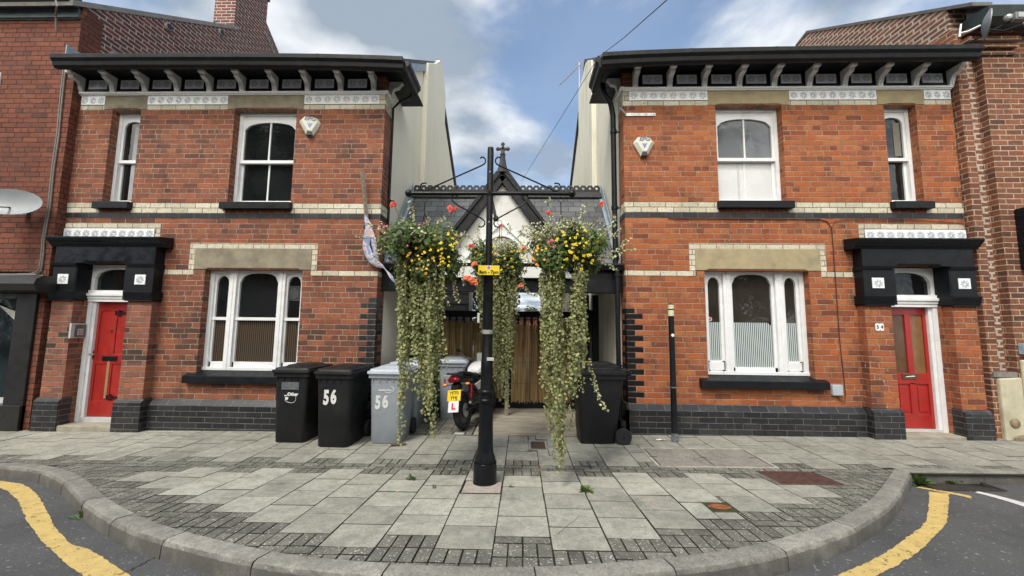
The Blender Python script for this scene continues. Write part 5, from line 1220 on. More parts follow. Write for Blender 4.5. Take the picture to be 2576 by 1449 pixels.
    for kind, px, py, s_, stem in extra:
        yy = y-R*.55; x_, z_ = P(px, py, yy)
        for k in range(5 if kind in ('red','coral') else 3): flower(kind, (x_+rr.uniform(-.02,.02)*s_*1.6, yy+rr.uniform(-.02,.0), z_+rr.uniform(-.014,.014)*s_*1.4), (rr.uniform(-.6,.6), -1, rr.uniform(-.2,.9)), s_*rr.uniform(.55,.85), t, rr)
        if stem: m = MB(); m.tube([(x_, yy+.01, z_), (x_+(cx-x_)*.15, yy+.03, z_-.12), (x_+(cx-x_)*.3, yy+.1, cz+.05)], .003, 4); m.build('flower_stem', stemm, t)
    return t
cxl, czl = P(1074,640,PY); cxr, czr = P(1430,622,PY); cxm, czm = P(1256,652,PY+.98)
basket(cxl, czl, PY, .40, 'left hanging basket with a red geranium and sprays reaching the brick wall',
       [(1009,650,1118,5),(1016,640,1000,6),(1023,640,960,7),(1032,640,985,7),(1042,650,960,7),(1050,650,990,7),(1058,660,1010,6),(1066,660,1045,6),(1074,655,1060,6),(1082,660,1090,6),(1090,660,1108,5),(1098,665,1050,5),(1106,680,930,5),(1012,640,900,8),(1046,640,900,10),(1086,650,960,8),(1062,650,930,8),(1112,690,800,4)],
       [('yellow',24,(1075,1160,590,665)),('yellow',18,(1050,1165,570,690)),('amber',34,(1008,1120,615,695)),('pink',14,(1000,1060,590,640))],
       [('red',992,516,1.3,True),('red',1140,526,1.3,True),('pink',965,570,1.1,False),('pink',1005,600,1.2,False),('pink',1062,566,1.,False),('red',1186,620,.9,False),('coral',1192,665,.8,False)], 21,
       [[(1010,610),(985,598),(960,578),(938,572),(928,563)],[(1010,615),(980,612),(950,600),(920,602),(905,598)],[(1000,620),(970,625),(955,640),(948,655)],[(1020,600),(1000,575),(1012,555),(1005,540)],[(1050,590),(1040,560),(1035,530),(1033,510)],[(1080,580),(1078,560),(1075,545)],[(1100,585),(1108,560),(1118,545)],[(1130,600),(1135,580),(1128,560)],[(1140,690),(1145,730),(1152,760)],[(990,610),(975,585),(965,560)]], P(1069,510,PY)[0])
basket(cxr, czr, PY, .40, 'right hanging basket full of yellow flowers with long silvery sprays',
       [(1370,650,985,5),(1377,650,1060,6),(1385,655,1090,6),(1393,655,1130,6),(1401,655,1160,6),(1409,660,1188,5),(1416,660,800,5),(1438,720,1085,5),(1444,690,1000,6),(1453,680,960,6),(1462,675,985,6),(1470,680,905,5),(1390,655,960,8),(1405,650,940,8),(1456,690,900,7),(1380,650,900,7),(1412,1000,1195,3),(1434,800,1040,4)],
       [('yellow',46,(1395,1510,560,660)),('yellow',26,(1385,1520,575,690)),('amber',20,(1335,1385,600,670)),('pink',6,(1378,1400,600,625))],
       [('red',1506,514,1.2,True),('red',1378,535,.9,True),('pink',1382,610,1.3,False),('coral',1350,655,.7,False)], 33,
       [[(1400,600),(1390,560),(1382,520),(1376,500)],[(1430,590),(1420,560),(1410,540)],[(1465,585),(1462,550),(1468,515)],[(1500,610),(1520,590),(1540,570),(1548,540)],[(1505,620),(1530,605),(1552,590),(1560,575)],[(1505,640),(1535,640),(1560,625),(1580,600)],[(1500,650),(1540,650),(1570,635),(1600,625)],[(1490,655),(1520,665),(1545,680)],[(1360,620),(1345,600),(1332,588)],[(1350,650),(1335,665),(1325,640)],[(1480,590),(1490,570),(1478,560)],[(1478,900),(1495,960),(1510,1010),(1522,1035)]], P(1411,512,PY)[0])
basket(cxm, czm, PY+.98, .37, 'middle hanging basket half hidden behind the post and its yellow sign',
       [(1205,690,760,4),(1214,690,840,5),(1236,690,900,5),(1244,690,960,5),(1252,690,985,5),(1260,690,1000,5),(1268,690,1010,5),(1276,700,1025,4),(1284,700,1000,4),(1291,700,880,4),(1298,700,800,4),(1258,690,850,6),(1272,690,870,6),(1222,690,760,6)],
       [('yellow',24,(1225,1330,590,660)),('yellow',14,(1190,1330,600,690)),('amber',18,(1185,1300,600,680))],
       [('coral',1183,706,1.5,False),('coral',1192,711,1.3,False),('coral',1176,700,1.2,False),('coral',1310,718,.8,False),('red',1186,618,.8,False),('red',1263,568,.9,True),('coral',1318,625,.7,False)], 45,
       [[(1200,620),(1185,600),(1172,590)],[(1210,610),(1200,585),(1205,565)],[(1190,640),(1172,655),(1165,690),(1170,720)],[(1300,600),(1312,585),(1318,570)],[(1280,590),(1285,575),(1278,560)],[(1310,700),(1325,735),(1345,745),(1362,730)],[(1360,690),(1361,730),(1362,770),(1368,790)]], cxm)
# ------------------------------------------------------------------ bins
def rrect(x0, x1, y0, y1, z, r=.05, n=4):
    out = []
    for cx_, cy_, a0 in ((x1-r,y1-r,0),(x0+r,y1-r,PI/2),(x0+r,y0+r,PI),(x1-r,y0+r,1.5*PI)):
        for k in range(n+1): a = a0+PI/2*k/n; out.append((cx_+r*math.cos(a), cy_+r*math.sin(a), z))
    return out
binblack = plain('bin_black_plastic', (.009,.0095,.011), .5, .2, 5, .0008, dirt=(.022,.021,.019), spec=.35); bingrey = plain('bin_grey_plastic', (.27,.30,.335), .5, .06, 5, .0008, dirt=(.21,.23,.25)); lidgrey = plain('bin_lid_grey', (.42,.46,.50), .4, .06, 5)
bingreen = plain('bin_green_plastic', (.018,.045,.022), .5, .2, 5); tyrem = plain('rubber', (.014,.014,.015), .8, .2, 10)
bprint = plain('bin_print', (.62,.63,.62), .6, .08, 30)
def wheelie(label, mb_, ml, loc, rz, w=.58, h=1.07, lid_tilt=0., group='wheelie bins standing at the gateway'):
    t = local('wheelie_bin', label, 'wheelie bin', group); s_ = w/.58; k = h/1.07
    m = MB(); m.rings([rrect(-.205*s_,.205*s_,.05,.50,.0,.05),rrect(-.218*s_,.218*s_,.035,.53,.02,.06),rrect(-.232*s_,.232*s_,.015,.60,.55*k,.055),rrect(-.245*s_,.245*s_,.0,.66,.93*k,.05),rrect(-.245*s_,.245*s_,.0,.66,.97*k,.05)])
    m.rings([rrect(-.272*s_,.272*s_,-.022,.69,.925*k,.05),rrect(-.272*s_,.272*s_,-.022,.69,.985*k,.05)]); m.box(-.13*s_,.13*s_,.63,.70,.15,.3)
    b = m.build('body', mb_, t, True)
    m = MB()
    for kk in range(5): m.box((-.2+.1*kk-.006)*s_,(-.2+.1*kk+.006)*s_,-.012,.02,.87*k,.93*k)
    m.build('rim_rib', mb_, b)
    m = MB()
    for (sx_, y0_, y1_, z_, r_) in ((.290,-.045,.70,.985,.06),(.292,-.045,.70,.995,.06),(.29,-.04,.70,1.018,.06),(.265,-.01,.69,1.022,.06),(.262,.0,.68,1.045,.06),(.19,.10,.62,1.052,.07),(.17,.14,.58,1.075,.07),(.10,.2,.5,1.078,.07)):
        m.v += [] ; 
        ring = rrect(-sx_*s_,sx_*s_,y0_,y1_,z_*k,r_); ring = [(x, y, z+lid_tilt*(.7-y)) for x, y, z in ring]
        rs_ = locals().setdefault('_rs', []) if False else None
        m.c.append(None) if False else None
        if 'acc' not in dir(m): m.acc = []
        m.acc.append(ring)
    m.rings(m.acc); 
    for sx_ in (-1, 1): m.tube([(sx_*.10*s_,.68,1.03*k),(sx_*.10*s_,.76,1.03*k),(sx_*.19*s_,.76,1.02*k),(sx_*.24*s_,.74,1.01*k)], .015, 6)
    m.build('lid', ml, t, True)
    m = MB(); m.tube([(-.26*s_,.74,.985*k),(.26*s_,.74,.985*k)], .016, 8); m.build('handle_bar', mb_, t, True)
    for sx_ in (-1, 1):
        m = MB(); X = sx_*.235*s_; m.lathe([(.06,-.026),(.105,-.028),(.115,-.018),(.115,.018),(.105,.028),(.06,.026)], (X,.63,.115), 20, 'x'); wh = m.build('wheel', tyrem, t, True)
        m = MB(); m.lathe([(.0,-.015),(.06,-.015),(.06,.015),(.0,.015)], (X,.63,.115), 14, 'x')
        for q in range(5): a = 2*PI*q/5; m.tube([(X+sx_*.018,  .63+.012*math.cos(a),.115+.012*math.sin(a)),(X+sx_*.018,.63+.058*math.cos(a),.115+.058*math.sin(a))], .008, 5)
        m.ball((X+sx_*.02,.63,.115), .016, 8); m.build('wheel_hub', blacksat, wh)
    m = MB(); m.tube([(-.23*s_,.63,.115),(.23*s_,.63,.115)], .011, 6); m.build('axle', steel, t)
    t['_s'] = s_; del t['_s']
    place(t, loc, rz); return t
def yfront(z, k=1): return .015-.015*(z-.55)/.38 if z > .55 else .035-.02*(z-.02)/.53
def swoosh(t, x, z, r, mat):
    m = MB(); o = [(x+r*math.cos(a), z+r*math.sin(a)) for a in [-1.2+2.9*k/14 for k in range(15)]]; i = [(x-.12*r+r*.86*math.cos(a), z+r*.86*math.sin(a)) for a in [-1.2+2.9*k/14 for k in range(15)]]
    for k in range(14): q = abs(k-7)/7; m.prism([o[k],o[k+1],i[k+1],i[k]], yfront(z)-.004, yfront(z)-.001, 'y')
    m.prism([(x-.6*r,z+.9*r),(x+.2*r,z+1.02*r),(x+.1*r,z+.8*r)], yfront(z)-.004, yfront(z)-.001, 'y')
    m.build('logo', mat, t)
def council(t, x, z, mat, s_=1.):
    text('lettering', 'Cheshire East', .034*s_, mat, t, (x, yfront(z)-.003, z), bold=.0026, sx=.95); text('lettering', 'Council', .028*s_, mat, t, (x+.045, yfront(z)-.003, z-.03), bold=.0016, shear=.2)
    swoosh(t, x+.085*s_, z+.012, .045*s_, mat)
def big56(t, x, z, s_=.26): 
    for ch, dx_, dz_ in (('5',-.052,0),('6',.052,.014)): text('number', ch, s_, bprint, t, (x+dx_, yfront(z)-.003, z+dz_), bold=.012, sx=.62)
t = wheelie('black wheelie bin with faded council lettering, leftmost of the row by the wall', binblack, binblack, (-3.265,-.67,-.02), -.02)
fade = plain('faded_print', (.10,.11,.12), .6, .3, 30)
m = MB()
for k in range(5): m.lathe([(.014,0),(.028,0),(.028,-.001),(.014,-.001)], (-.105+k*.05,-.002,.80), 10, 'y')
m.box(-.13,.12,-.0005,.001,.745,.85) ; m.build('faded_patch', fade, t); council(t, -.015, .79, bprint, 1.05)
text('lettering', 'Other', .06, bprint, t, (.035, yfront(.66)-.004, .68), bold=.004, sx=1)
m = MB(); y_ = yfront(.6)-.002
for x, z in ((-.085,.70),(-.075,.66)): m.box(x-.012,x+.03,y_-.001,y_,z-.006,z+.008)
m.prism([(-.07,.60),(-.035,.60),(-.028,.64),(-.078,.64)], y_-.001, y_, 'y'); m.tube([(-.075,y_,.60),(-.05,y_,.575),(.02,y_,.56),(.06,y_,.57),(.08,y_,.60),(.08,y_,.66)], .003, 4); m.build('printed_sticker', bprint, t)
t = wheelie('black wheelie bin with a large white 56 beside the left house', binblack, binblack, (-2.56,-.86,-.01), -.06); big56(t, -.045, .66)
t = wheelie('pale grey wheelie bin marked 56 beside the gateway', bingrey, lidgrey, (-1.895,-.68,-.0), .0, w=.56, h=1.05); council(t, -.02, .74, bprint, 1.); big56(t, -.06, .565)
t = wheelie('grey wheelie bin tucked behind the one marked 56', bingrey, lidgrey, (-1.885,.08,.0), -.03, w=.56)
t = wheelie('dark green wheelie bin in the shade behind the hanging vines', bingreen, bingreen, (-1.66,.93,.0), .0, w=.52)
t = wheelie('grey wheelie bin with a red and white sticker behind the motorcycle', bingrey, lidgrey, (-1.235,.80,.0), .03, w=.56)
text('lettering', 'Cheshire', .03, bprint, t, (-.10, yfront(.74)-.003, .76), bold=.001); m = MB(); m.tube([(-.13,-.001,.71),(-.125,-.001,.68),(-.13,-.001,.65)], .012, 4); m.tube([(-.08,-.001,.70),(-.05,-.001,.66),(-.01,-.001,.69)], .007, 4); m.build('red_sticker', plain('sticker_red2', (.45,.03,.03), .5), t)
t = wheelie('black wheelie bin turned sideways beside the painted quoins', binblack, binblack, (.80,-.36,.015), -PI/2+.03, w=.52, h=1.05)
t = wheelie('black wheelie bin with a yellow sticker on its lid, behind the sideways one', binblack, binblack, (.86,.22,.015), -PI/2-.02, w=.52, h=1.07)
m = MB(); m.box(-.06,.02,.15,.28,1.075,1.081); m.build('yellow_sticker', plain('sticker_yellow', (.62,.45,.04), .5, .2, 20), t)
# ------------------------------------------------------------------ slim black sign post
t = empty('sign_post', (2.2,-.41,.03), 'slim black post with two cream bands at its top before the right house', 'post')
m = MB(); m.lathe([(.044,-.05),(.044,.14),(.041,.15),(.041,.74),(.043,.75),(.043,.80),(.041,.81),(.041,1.12),(.040,1.13),(.040,1.98),(.0,1.99)], (2.2,-.41,.03), 16); m.build('shaft', black, t, True)
m = MB()
for a, b in ((1.80,1.885),(1.905,1.965)): m.lathe([(.0405,a),(.0418,a+.001),(.0418,b),(.0405,b+.001)], (2.2,-.41,.03), 16)
m.build('reflective_band', plain('cream_band', (.60,.58,.38), .5, .05), t)
m = MB(); m.lathe([(0,0),(.024,0),(.022,-.003),(0,-.003)], (2.2,-.452,.03+1.52), 18, 'y'); m.build('white_disc', white, t)
m = MB(); m.lathe([(.0415,.76),(.0435,.765),(.0435,.78),(.0415,.785)], (2.2,-.41,.03), 16); m.lathe([(.0442,0),(.0445,.05),(.0442,.13)], (2.2,-.41,.03), 16); m.build('worn_metal', plain('bare_steel', (.14,.15,.16), .5, .4, 20), t)
# ------------------------------------------------------------------ motorcycle
t = local('motorcycle', 'white and black motorcycle with learner plate leaning behind the basket post', 'motorcycle')
bkp = plain('bike_black', (.012,.012,.013), .35, .2, 12); bwh = plain('bike_white', (.66,.68,.67), .25, .03, 6, coat=.5); bmet = plain('bike_metal', (.10,.10,.105), .4, .2, 15, metal=.7)
def wheel(y, nm='wheel', steer=0):
    R, r = .245, .055; rs = []
    for i in range(37):
        a = 2*PI*i/36; rs.append([((r*1.05)*math.cos(b), y+(R+r*math.sin(b))*math.cos(a), .30+(R+r*math.sin(b))*math.sin(a)) for b in [2*PI*k/10 for k in range(10)]])
    m = MB(); m.rings(rs, False); wo_ = m.build(nm, tyrem, t, True)
    m = MB(); m.lathe([(.195,-.03),(.215,-.03),(.205,0),(.215,.03),(.195,.03)], (0,y,.30), 30, 'x'); m.lathe([(.0,-.05),(.04,-.05),(.04,.05),(.0,.05)], (0,y,.30), 14, 'x')
    for k in range(5):
        a = 2*PI*k/5+.3
        for d in (-.13,.13): m.tube([(0,y+.03*math.cos(a),.30+.03*math.sin(a)),(0,y+.2*math.cos(a+d),.30+.2*math.sin(a+d))], .012, 5)
    m.build('rim', bmet, wo_)
    m = MB(); m.lathe([(.05,-.002),(.11,-.002),(.11,.002),(.05,.002)], (.06,y,.30), 20, 'x'); m.build('brake_disc', steel, wo_)
    return wo_
wheel(0); wheel(1.27)
m = MB()
for q in (-1, 1): m.tube([(q*.09,0,.30),(q*.09,.25,.33),(q*.07,.5,.38)], .02, 6)
m.tube([(-.11,.42,.36),(-.06,.62,.25),(-.06,1.0,.3),(0,1.1,.85)], .02, 6); m.tube([(.11,.42,.36),(.06,.62,.25),(.06,1.0,.3),(0,1.1,.85)], .02, 6); m.build('frame', bkp, t, True)
for q in (-1, 1):
    pth = [(q*.13,.06,.36),(q*.12,.20,.70)]; m = MB(); m.tube(pth, .012, 6); s = m.build('shock_absorber', bkp, t)
    m = MB(); hel = [(q*.13+(-q*.01)*k/60+.028*math.cos(k*.9), .06+.14*k/60+.028*math.sin(k*.9), .39+.30*k/60) for k in range(61)]; m.tube(hel, .0075, 5); m.tube([(q*.13,.07,.39),(q*.122,.19,.68)], .017, 8); m.build('spring', plain('spring_red', (.30,.012,.012), .35), s, True)
m = MB(); m.lathe([(.02,-.16),(.045,-.155),(.055,-.12),(.055,.20),(.035,.30),(.02,.62)], (.17,.12,.42), 14, 'y'); e = m.build('exhaust', plain('muffler', (.03,.03,.032), .35, .2, 12, metal=.5), t, True)
m = MB(); m.lathe([(.0,-.0),(.022,0),(.022,-.006),(.0,-.006)], (.17,-.04,.42), 10, 'y'); m.build('exhaust_tip', steel, e)
m = MB(); m.box(-.13,.13,.50,.80,.24,.52); m.box(-.10,.10,.62,.86,.48,.72); m.lathe([(.0,-.17),(.09,-.17),(.10,-.12),(.10,.14),(.09,.17),(.0,.17)], (0,.62,.36), 16, 'x'); m.tube([(0,.86,.6),(.05,.98,.5),(.09,.9,.25),(.14,.5,.28),(.17,.3,.40)], .02, 8)
m.build('engine', bmet, t, bevel=.02)
def loft(mm, secs):
    mm.rings([[(x*w_, y, z+h_*zz) for x, zz in ((-1,0),(-.9,.6),(-.5,.95),(0,1),(.5,.95),(.9,.6),(1,0),(.8,-.5),(0,-.7),(-.8,-.5))] for y, w_, z, h_ in secs])
m = MB(); loft(m, [(-.24,.07,.79,.045),(-.18,.105,.795,.075),(-.02,.115,.79,.085),(.15,.125,.77,.08),(.32,.12,.75,.07)]); m.build('tail_fairing', bkp, t, True)
m = MB(); loft(m, [(-.06,.09,.86,.03),(.1,.115,.865,.04),(.3,.13,.83,.05),(.45,.13,.78,.055),(.6,.11,.78,.06),(.68,.08,.80,.05)]); m.build('seat', plain('seat_vinyl', (.014,.014,.015), .6, .2, 20), t, True)
m = MB(); loft(m, [(-.285,.06,.79,.035),(-.27,.082,.79,.05),(-.22,.10,.795,.06)]); m.build('tail_light', plain('tail_red', (.16,.004,.006), .12, .2, 10), t, True)
m = MB(); m.tube([(-.13,.05,.86),(-.13,-.12,.90),(-.10,-.24,.90),(0,-.27,.90),(.10,-.24,.90),(.13,-.12,.90),(.13,.05,.86)], .013, 8); m.build('grab_rail', bkp, t, True)
m = MB(); loft(m, [(.60,.10,.82,.05),(.68,.14,.84,.10),(.80,.165,.86,.14),(.93,.165,.87,.15),(1.03,.12,.89,.12),(1.08,.06,.90,.08)]); m.build('fuel_tank', bwh, t, True)
for q in (-1, 1):
    m = MB(); m.prism([(.30,.66),(.60,.70),(.72,.60),(.60,.52),(.45,.55)], q*.12, q*.145, 'x'); m.prism([(.84,.82),(1.12,.86),(1.16,.70),(.98,.56),(.9,.62)], q*.13, q*.175, 'x'); m.build('side_panel', bwh, t, bevel=.01)
m = MB()
for q in (-1, 1): m.tube([(q*.09,1.27,.30),(q*.09,1.10,.80),(q*.085,1.05,.96)], [.026,.024,.018], 8)
m.build('fork', bmet, t, True)
m = MB(); rs = []
for i in range(13):
    a = .25+2.1*i/12; R = .325; rs.append([(x*.075, 1.27+(R-abs(x)*.03)*math.cos(a), .30+(R-abs(x)*.03)*math.sin(a)) for x in (-1,-.6,0,.6,1)])
m.rings(rs, False, closed=False); m.build('front_mudguard', bwh, t, True, recalc=False)
m = MB(); m.tube([(-.37,.88,1.06),(-.22,.93,1.05),(-.10,1.02,1.0),(.10,1.02,1.0),(.22,.93,1.05),(.37,.88,1.06)], .012, 8); hb = m.build('handlebar', bkp, t, True)
for q in (-1, 1):
    m = MB(); m.tube([(q*.25,.915,1.05),(q*.38,.875,1.06)], .019, 10); m.build('grip', tyrem, hb, True)
    m = MB(); m.tube([(q*.24,.95,1.06),(q*.38,.94,1.05)], .007, 6); m.tube([(q*.24,.94,1.06),(q*.27,1.0,1.16),(q*.36,.99,1.22)], .006, 6); m.build('lever', bkp, hb, True)
    m = MB(); m.ball((q*.40,.985,1.245), .05, 12, sc=(1.15,.25,.72)); m.build('mirror', bkp, t, True)
m = MB(); m.ball((0,1.17,.92), .10, 12, sc=(1,.7,1)); m.build('headlamp', bkp, t, True)
m = MB(); m.prism([(1.1,.98),(1.14,1.16),(1.2,1.14),(1.28,.95),(1.25,.86)], -.11, .11, 'x'); m.build('front_cowl', bwh, t, bevel=.02)
for q in (-1, 1):
    m = MB(); m.tube([(q*.05,-.12,.72),(q*.17,-.14,.72)], .010, 6); m.build('indicator_stalk', bkp, t)
    m = MB(); m.ball((q*.20,-.15,.72), .038, 10, sc=(1.1,.8,.7)); m.build('indicator', plain('indicator_amber', (.75,.22,.02), .15, .1, 20), t, True)
m = MB(); m.prism([(-.10,.75),(-.20,.72),(-.30,.42),(-.285,.41),(-.14,.62),(-.02,.66)], -.06, .06, 'x'); m.box(-.055,.055,-.235,-.225,.64,.685); m.build('rear_mudguard', bkp, t)
def plate(nm, w_, h_, zc_, yc_, mat):
    m = MB(); m.box(-w_/2,w_/2,-.006,0,-h_/2,h_/2); o = m.build(nm, mat, t, bevel=.004); o.location = (0,yc_,zc_); o.rotation_euler = (-.38,0,.0); return o
yplate = plain('plate_yellow', (.78,.55,.02), .35, .03, 6); o = plate('number_plate', .228, .17, .565, -.262, yplate); ORG[o.name] = (0,0,0)
text('lettering', 'YF70', .073, bk, o, (0,-.008,.036), bold=.001, sx=1.05); text('lettering', 'YHJ', .073, bk, o, (0,-.008,-.038), bold=.001, sx=1.05)
o = plate('learner_plate', .178, .17, .405, -.325, white); ORG[o.name] = (0,0,0); text('lettering', 'L', .125, plain('learner_red', (.70,.02,.07), .5), o, (0,-.008,-.0), bold=.008)
m = MB(); m.tube([(-.08,.45,.28),(-.26,.36,.02)], .010, 6); m.box(-.30,-.24,.34,.38,.0,.02); m.build('side_stand', bkp, t)
place(t, (-.90,.13,.012), -.30, 0, -.13); t.scale = (1,.88,1)
# ------------------------------------------------------------------ aerial and overhead lines
ax, az_ = P(1458,305,4.9); tx, tz = P(1459.5,158,4.9); m = MB()
t = empty('tv_aerial', (ax,4.9,az_), 'television aerial on a thin mast at the roof edge of the right house', 'aerial')
m.tube([(ax,4.9,az_),(ax,4.9,tz)], .018, 6); m.tube([(ax,4.9,az_+.1),(1.75,4.9,az_+.1)], .012, 5); m.tube([(ax,4.9,az_+.3),(1.75,4.9,az_+.3)], .012, 5); m.build('mast', alum, t)
a = P(1461,160,4.9); b = P(1411,211,3.9); m = MB(); A = Vector((a[0],4.9,a[1]-.02)); B = Vector((b[0],3.9,b[1])); m.tube([tuple(A), tuple(B)], .014, 6)
d = (B-A).normalized(); s_ = d.cross(Vector((0,0,1))).normalized()
for k in range(13): p = A.lerp(B, .12+.88*k/12); w_ = .11-.003*k; m.tube([tuple(p-s_*w_+Vector((0,0,w_*.5))), tuple(p+s_*w_-Vector((0,0,w_*.5)))], .007, 4)
m.build('boom', plain('aerial_dull', (.22,.22,.24), .5), t)
m = MB()
for k in range(5): z = (k-2)*.06; p = A-d*.05; m.tube([tuple(p-s_*.2+Vector((0,0,z))), tuple(p+s_*.2+Vector((0,0,z)))], .009, 4)
m.build('reflector', alum, t)
hkx, hkz = P(1506,143,.45); wirem = plain('wire_grey', (.06,.065,.075), .7)
n0 = P(1700,-20,-3.0); m = MB(); q0 = Vector((hkx,.45,hkz)); q1 = Vector((n0[0],-3.0,n0[1])); q2 = q1+(q1-q0)*1.5
m.tube([tuple(q0), tuple(q0.lerp(q1,.5)-Vector((0,0,.03))), tuple(q1), tuple(q2)], .0055, 5); tag(m.build('overhead_wire', wirem, None), 'overhead wire slanting from the right roof corner up out of the top of the picture', 'wire')
e = P(1312,456,16); m = MB(); m.tube([tuple(q0), (e[0],16,e[1])], [.006,.011], 5); tag(m.build('overhead_wire', wirem, None), 'thin overhead wire falling from the right roof corner across the sky to behind the lodge', 'wire')
m = MB(); m.tube([(hkx,.45,hkz),(hkx-.01,.45,hkz-.12),(hkx+.03,.42,hkz-.3),(hkx+.14,.40,hkz-.38),(hkx+.2,.4,hkz-.33)], .012, 5); m.tube([(hkx+.02*math.cos(k),.45,hkz+.02*math.sin(k)) for k in range(7)], .008, 5); tag(m.build('wire_hook', black, None), 'black hook holding the overhead wires at the right roof corner', 'hook')
# ------------------------------------------------------------------ weeds, petals and litter
weedm = leafmat('weed_leaf', (.07,.13,.03), (.12,.18,.05))
def weed(px, py, r, n, label, dz=0, seed=0, w_=.2, dark=1):
    rr = random.Random(seed); x, y = G(px, py, dz); z = gz(x, y)+dz; m = MB()
    for i in range(n):
        a = rr.uniform(0, 2*PI); el_ = rr.uniform(.25,1.3); L = r*rr.uniform(.5,1.1); d = Vector((math.cos(a)*math.cos(el_), math.sin(a)*math.cos(el_), math.sin(el_))); sd_ = Vector((-math.sin(a),math.cos(a),0))*L*w_; b0 = Vector((x+rr.uniform(-.3,.3)*r, y+rr.uniform(-.15,.15)*r, z-.005))
        p1 = b0+d*L*.55; p2 = b0+d*L+Vector((0,0,-.25*L))
        m.add([tuple(b0), tuple(p1+sd_), tuple(p2), tuple(p1-sd_)], [(0,1,2,3)], 0, rr.uniform(.6,1.3)*dark)
    tag(m.build('weed', weedm, None, recalc=False), label, 'weed', 'weeds in the paving joints and gutter')
weed(1471,1238,.10,46,'bushy green weed below the tip of the longest vine',seed=1,w_=.12); weed(1036,1207,.085,26,'dark weed among the slabs left of the post',seed=2,w_=.1,dark=.6); weed(1094,1227,.05,18,'small grey weed in a slab joint near the fallen petals',seed=3,w_=.1,dark=.7)
weed(1283,1226,.055,20,'small weed just right of the post footing',seed=4,w_=.08,dark=.7); weed(207,1303,.14,22,'leafy weed against the left kerb',-KH,seed=5,w_=.14); weed(2308,1217,.17,60,'large green weed at the right end of the kerb',-KH,seed=6,w_=.22); weed(2385,1212,.16,40,'low spreading weed beside the gully grate',-KH,seed=7,w_=.2)
def scatter(nm, items, label, cat, group, dz0=0):
    rr = random.Random(len(items)*7)
    for k, (px, py, s_, mat, lb) in enumerate(items):
        dz = -KH if 'road' in lb or 'kerb' in lb else 0; x, y = G(px, py, dz); z = gz(x, y)+dz+.006; m = MB()
        for q in range(4):
            a = rr.uniform(0, 2*PI); c_ = (x+rr.uniform(-.4,.4)*s_, y+rr.uniform(-.3,.3)*s_); ww = s_*rr.uniform(.4,.7)
            m.add([(c_[0]+ww*math.cos(a+j*PI/2)*(1 if j%2 else .5), c_[1]+ww*math.sin(a+j*PI/2)*(1 if j%2 else .5), z+rr.uniform(0,.35)*s_) for j in range(4)], [(0,1,2,3)], q % 2)
        tag(m.build(nm, [mat, mat if s_ > .026 and mat != cream_p else mat], None, recalc=False), lb, cat, group)
cream_p = plain('cream_petal', (.72,.58,.38), .7, .1, 40); pinkp = plain('pink_petal', (.62,.22,.16), .7, .3, 60); brownl = plain('brown_leaf', (.20,.09,.05), .8, .3, 30)
scatter('fallen_petal', [(1000,1238,.022,cream_p,'cream fallen flower on a slab left of the post'),(1366,1174,.022,pinkp,'pink fallen flower on the block band right of the post'),(1377,1195,.018,cream_p,'yellowish petals just below the pink fallen flower'),(1637,1268,.018,pinkp,'pink and yellow fallen petals on a slab right of centre'),(505,1204,.016,om,'orange petal on the paving at the left'),(968,1246,.012,rm,'tiny red petal on a slab left of the post'),(1167,1190,.013,cream_p,'tiny pale petals beside the post footing')], '', 'petal', 'fallen flowers on the paving')
scatter('fallen_leaf', [(212,1308,.022,brownl,'pale brown leaf under the kerb weed on the road'),(465,1362,.02,brownl,'brown leaf on the road beside the left kerb'),(2021,1418,.024,brownl,'reddish brown leaf on the road beside the right kerb'),(2272,1282,.03,brownl,'red leaf litter against the end of the right kerb')], '', 'leaf', 'dead leaves in the gutter')
lx, ly = G(983,1124); m = MB(); m.tube([(lx,ly,gz(lx,ly)+.022),(lx+.10,ly+.03,gz(lx,ly)+.024),(lx+.19,ly+.07,gz(lx,ly)+.02)], [.018,.021,.018], 8); tag(m.build('log', plain('bark', (.09,.065,.045), .9, .3, 30, .004), None, True), 'short piece of branch lying before the grey bin', 'branch')
x, y = G(1661,1108); m = MB(); rr = random.Random(2)
m.add([(x+.065*math.cos(a)*rr.uniform(.8,1.1), y+.03*math.sin(a), gz(x,y)+.004+rr.uniform(0,.015)) for a in [2*PI*k/9 for k in range(9)]], [tuple(range(9))]); tag(m.build('paper_scrap', white, None, recalc=False), 'crumpled white paper on the paving left of the slim post', 'litter')
x, y = G(1152,1092); m = MB(); m.box(x-.05,x+.09,y-.012,y+.012,gz(x,y),gz(x,y)+.018); tag(m.build('wheel_wedge', alum, None, bevel=.004), 'pale wedge on the ground by the rear tyre of the motorcycle', 'wedge')
x, y = G(1030,1080); m = MB(); m.ball((x,y,gz(x,y)+.02), .05, 8, sc=(1.1,.6,.4)); tag(m.build('crushed_can', plain('purple_can', (.06,.045,.22), .4, .5, 20), None, True), 'crushed purple packet beside the grey bins', 'litter')
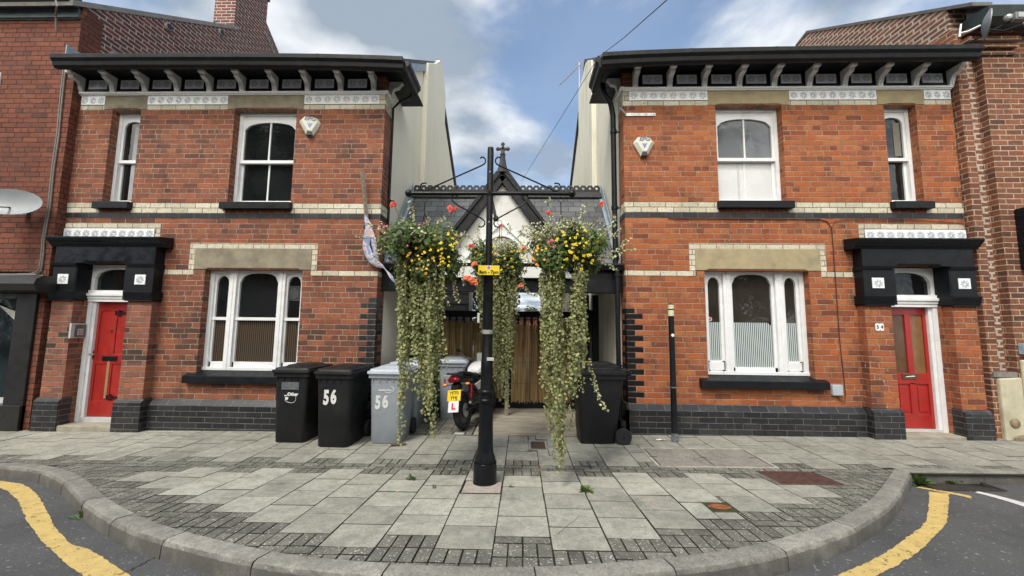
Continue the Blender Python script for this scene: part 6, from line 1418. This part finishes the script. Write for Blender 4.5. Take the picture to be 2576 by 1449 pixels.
# ------------------------------------------------------------------ trees
treem = leafmat('tree_leaf', (.035,.06,.018), (.06,.09,.025)); bark = plain('tree_bark', (.07,.055,.04), .95, .3, 6, .01)
def tree(x, y, h, r, label, seed, n=2600, lf=.09, group='trees behind the gateway'):
    rr = random.Random(seed); t = empty('tree', (x,y,0), label, 'tree', group)
    m = MB(); m.tube([(x,y,-.2),(x+.1,y,h*.3),(x,y,h*.6),(x+.1,y,h*.85)], [r*.09,r*.07,r*.045,.02], 8)
    for k in range(7): a = rr.uniform(0, 2*PI); z = h*rr.uniform(.3,.7); m.tube([(x,y,z),(x+math.cos(a)*r*.4,y+math.sin(a)*r*.4,z+r*.3),(x+math.cos(a)*r*.8,y+math.sin(a)*r*.8,z+r*.5)], [r*.035,r*.025,.015], 6)
    m.build('trunk', bark, t, True)
    m = MB(); cl = []
    for k in range(38):
        q = rr.uniform(.18,1.); a = rr.uniform(0, 2*PI); w_ = r*(1-abs(q-.5)**2*2.6)*rr.uniform(.2,.9); cl.append((Vector((x+math.cos(a)*w_, y+math.sin(a)*w_, h*q)), r*rr.uniform(.2,.38), rr.uniform(.6,1.3)))
    for i in range(n):
        c, cr_, tn = rr.choice(cl); d = Vector((rr.gauss(0,1), rr.gauss(0,1), rr.gauss(0,.8))).normalized(); leaf(m, c+d*cr_*rr.uniform(.5,1.1), d+Vector((0,0,.6)), lf*rr.uniform(.5,1.2), rr, 4, tn*rr.uniform(.6,1.3), 1.4)
    m.build('crown', treem, t, recalc=False)
tree(-4.7,12.5,9.6,2.4,'dark tree behind the lodge, its top just over the roof',3,5200,.10)
tree(-2.2,14,5.2,1.9,'lower dark tree seen through the opening over the left gate',9,3600,.08)
tree(1.0,38,3.4,2.6,'distant rounded tree beyond the right gate',12,1500,.16); tree(4.2,42,3.7,2.8,'far tree at the right of the gateway view',14,1500,.16); tree(-3.,40,4.1,3.,'far tree seen left of the gap between the gates',15,1500,.16)
# ------------------------------------------------------------------ the other side of the street, behind the viewer, seen only in the glass
root = empty('facing_terrace', (0,-17,-.1), 'brick terrace across the street, reflected in the windows', 'building')
m = MB(); m.box(-30,9,-20,-15.5,-.5,6.0); m.build('wall', brickL, root); m = MB(); m.prism([(-15.2,6.1),(-20,6.1),(-17.7,8.2)], -30.2, 9.2, 'x'); m.build('roof', rooft, root)
for k in range(8):
    for zz in (.9, 3.7): m = MB(); m.box(-12.6+2.6*k,-11.5+2.6*k,-15.49,-15.42,zz,zz+1.5); w_ = m.build('window', white, root); m = MB(); m.box(-12.5+2.6*k,-11.6+2.6*k,-15.41,-15.40,zz+.1,zz+1.4); m.build('pane', glass, w_)
tree(12.5,-17,13.5,5.0,'tall street tree across the road at the right end of the facing terrace',31,4200,.28,'trees across the street'); tree(-15.5,-17.5,16.5,5.6,'very tall tree across the road behind the left end of the facing terrace',32,5200,.28,'trees across the street')

crk = plain('crack', (.03,.028,.02), .95)
m = MB(); pp = [(2195+0,0)]; a = G(1404,1345); b = G(1456,1300); m2 = []
rr = random.Random(4)
for k in range(9):
    q = k/8; x, y = a[0]+(b[0]-a[0])*q+rr.uniform(-.006,.006), a[1]+(b[1]-a[1])*q; m2.append([(x-.002,y,gz(x,y)+.0045),(x+.002,y,gz(x,y)+.0045)])
m.rings(m2, False, closed=False); tag(m.build('slab_crack', crk, None, recalc=False), kind='structure')
m = MB(); a = G(300,1449,-KH); b = G(390,1404,-KH); m2 = []
for k in range(14):
    q = k/13; x, y = a[0]+(b[0]-a[0])*q+rr.uniform(-.008,.008), a[1]+(b[1]-a[1])*q+rr.uniform(-.006,.006); m2.append([(x-.004,y,gz(x,y)-KH+.006),(x+.004,y+.003,gz(x,y)-KH+.006)])
m.rings(m2, False, closed=False); tag(m.build('road_crack', crk, None, recalc=False), kind='structure')
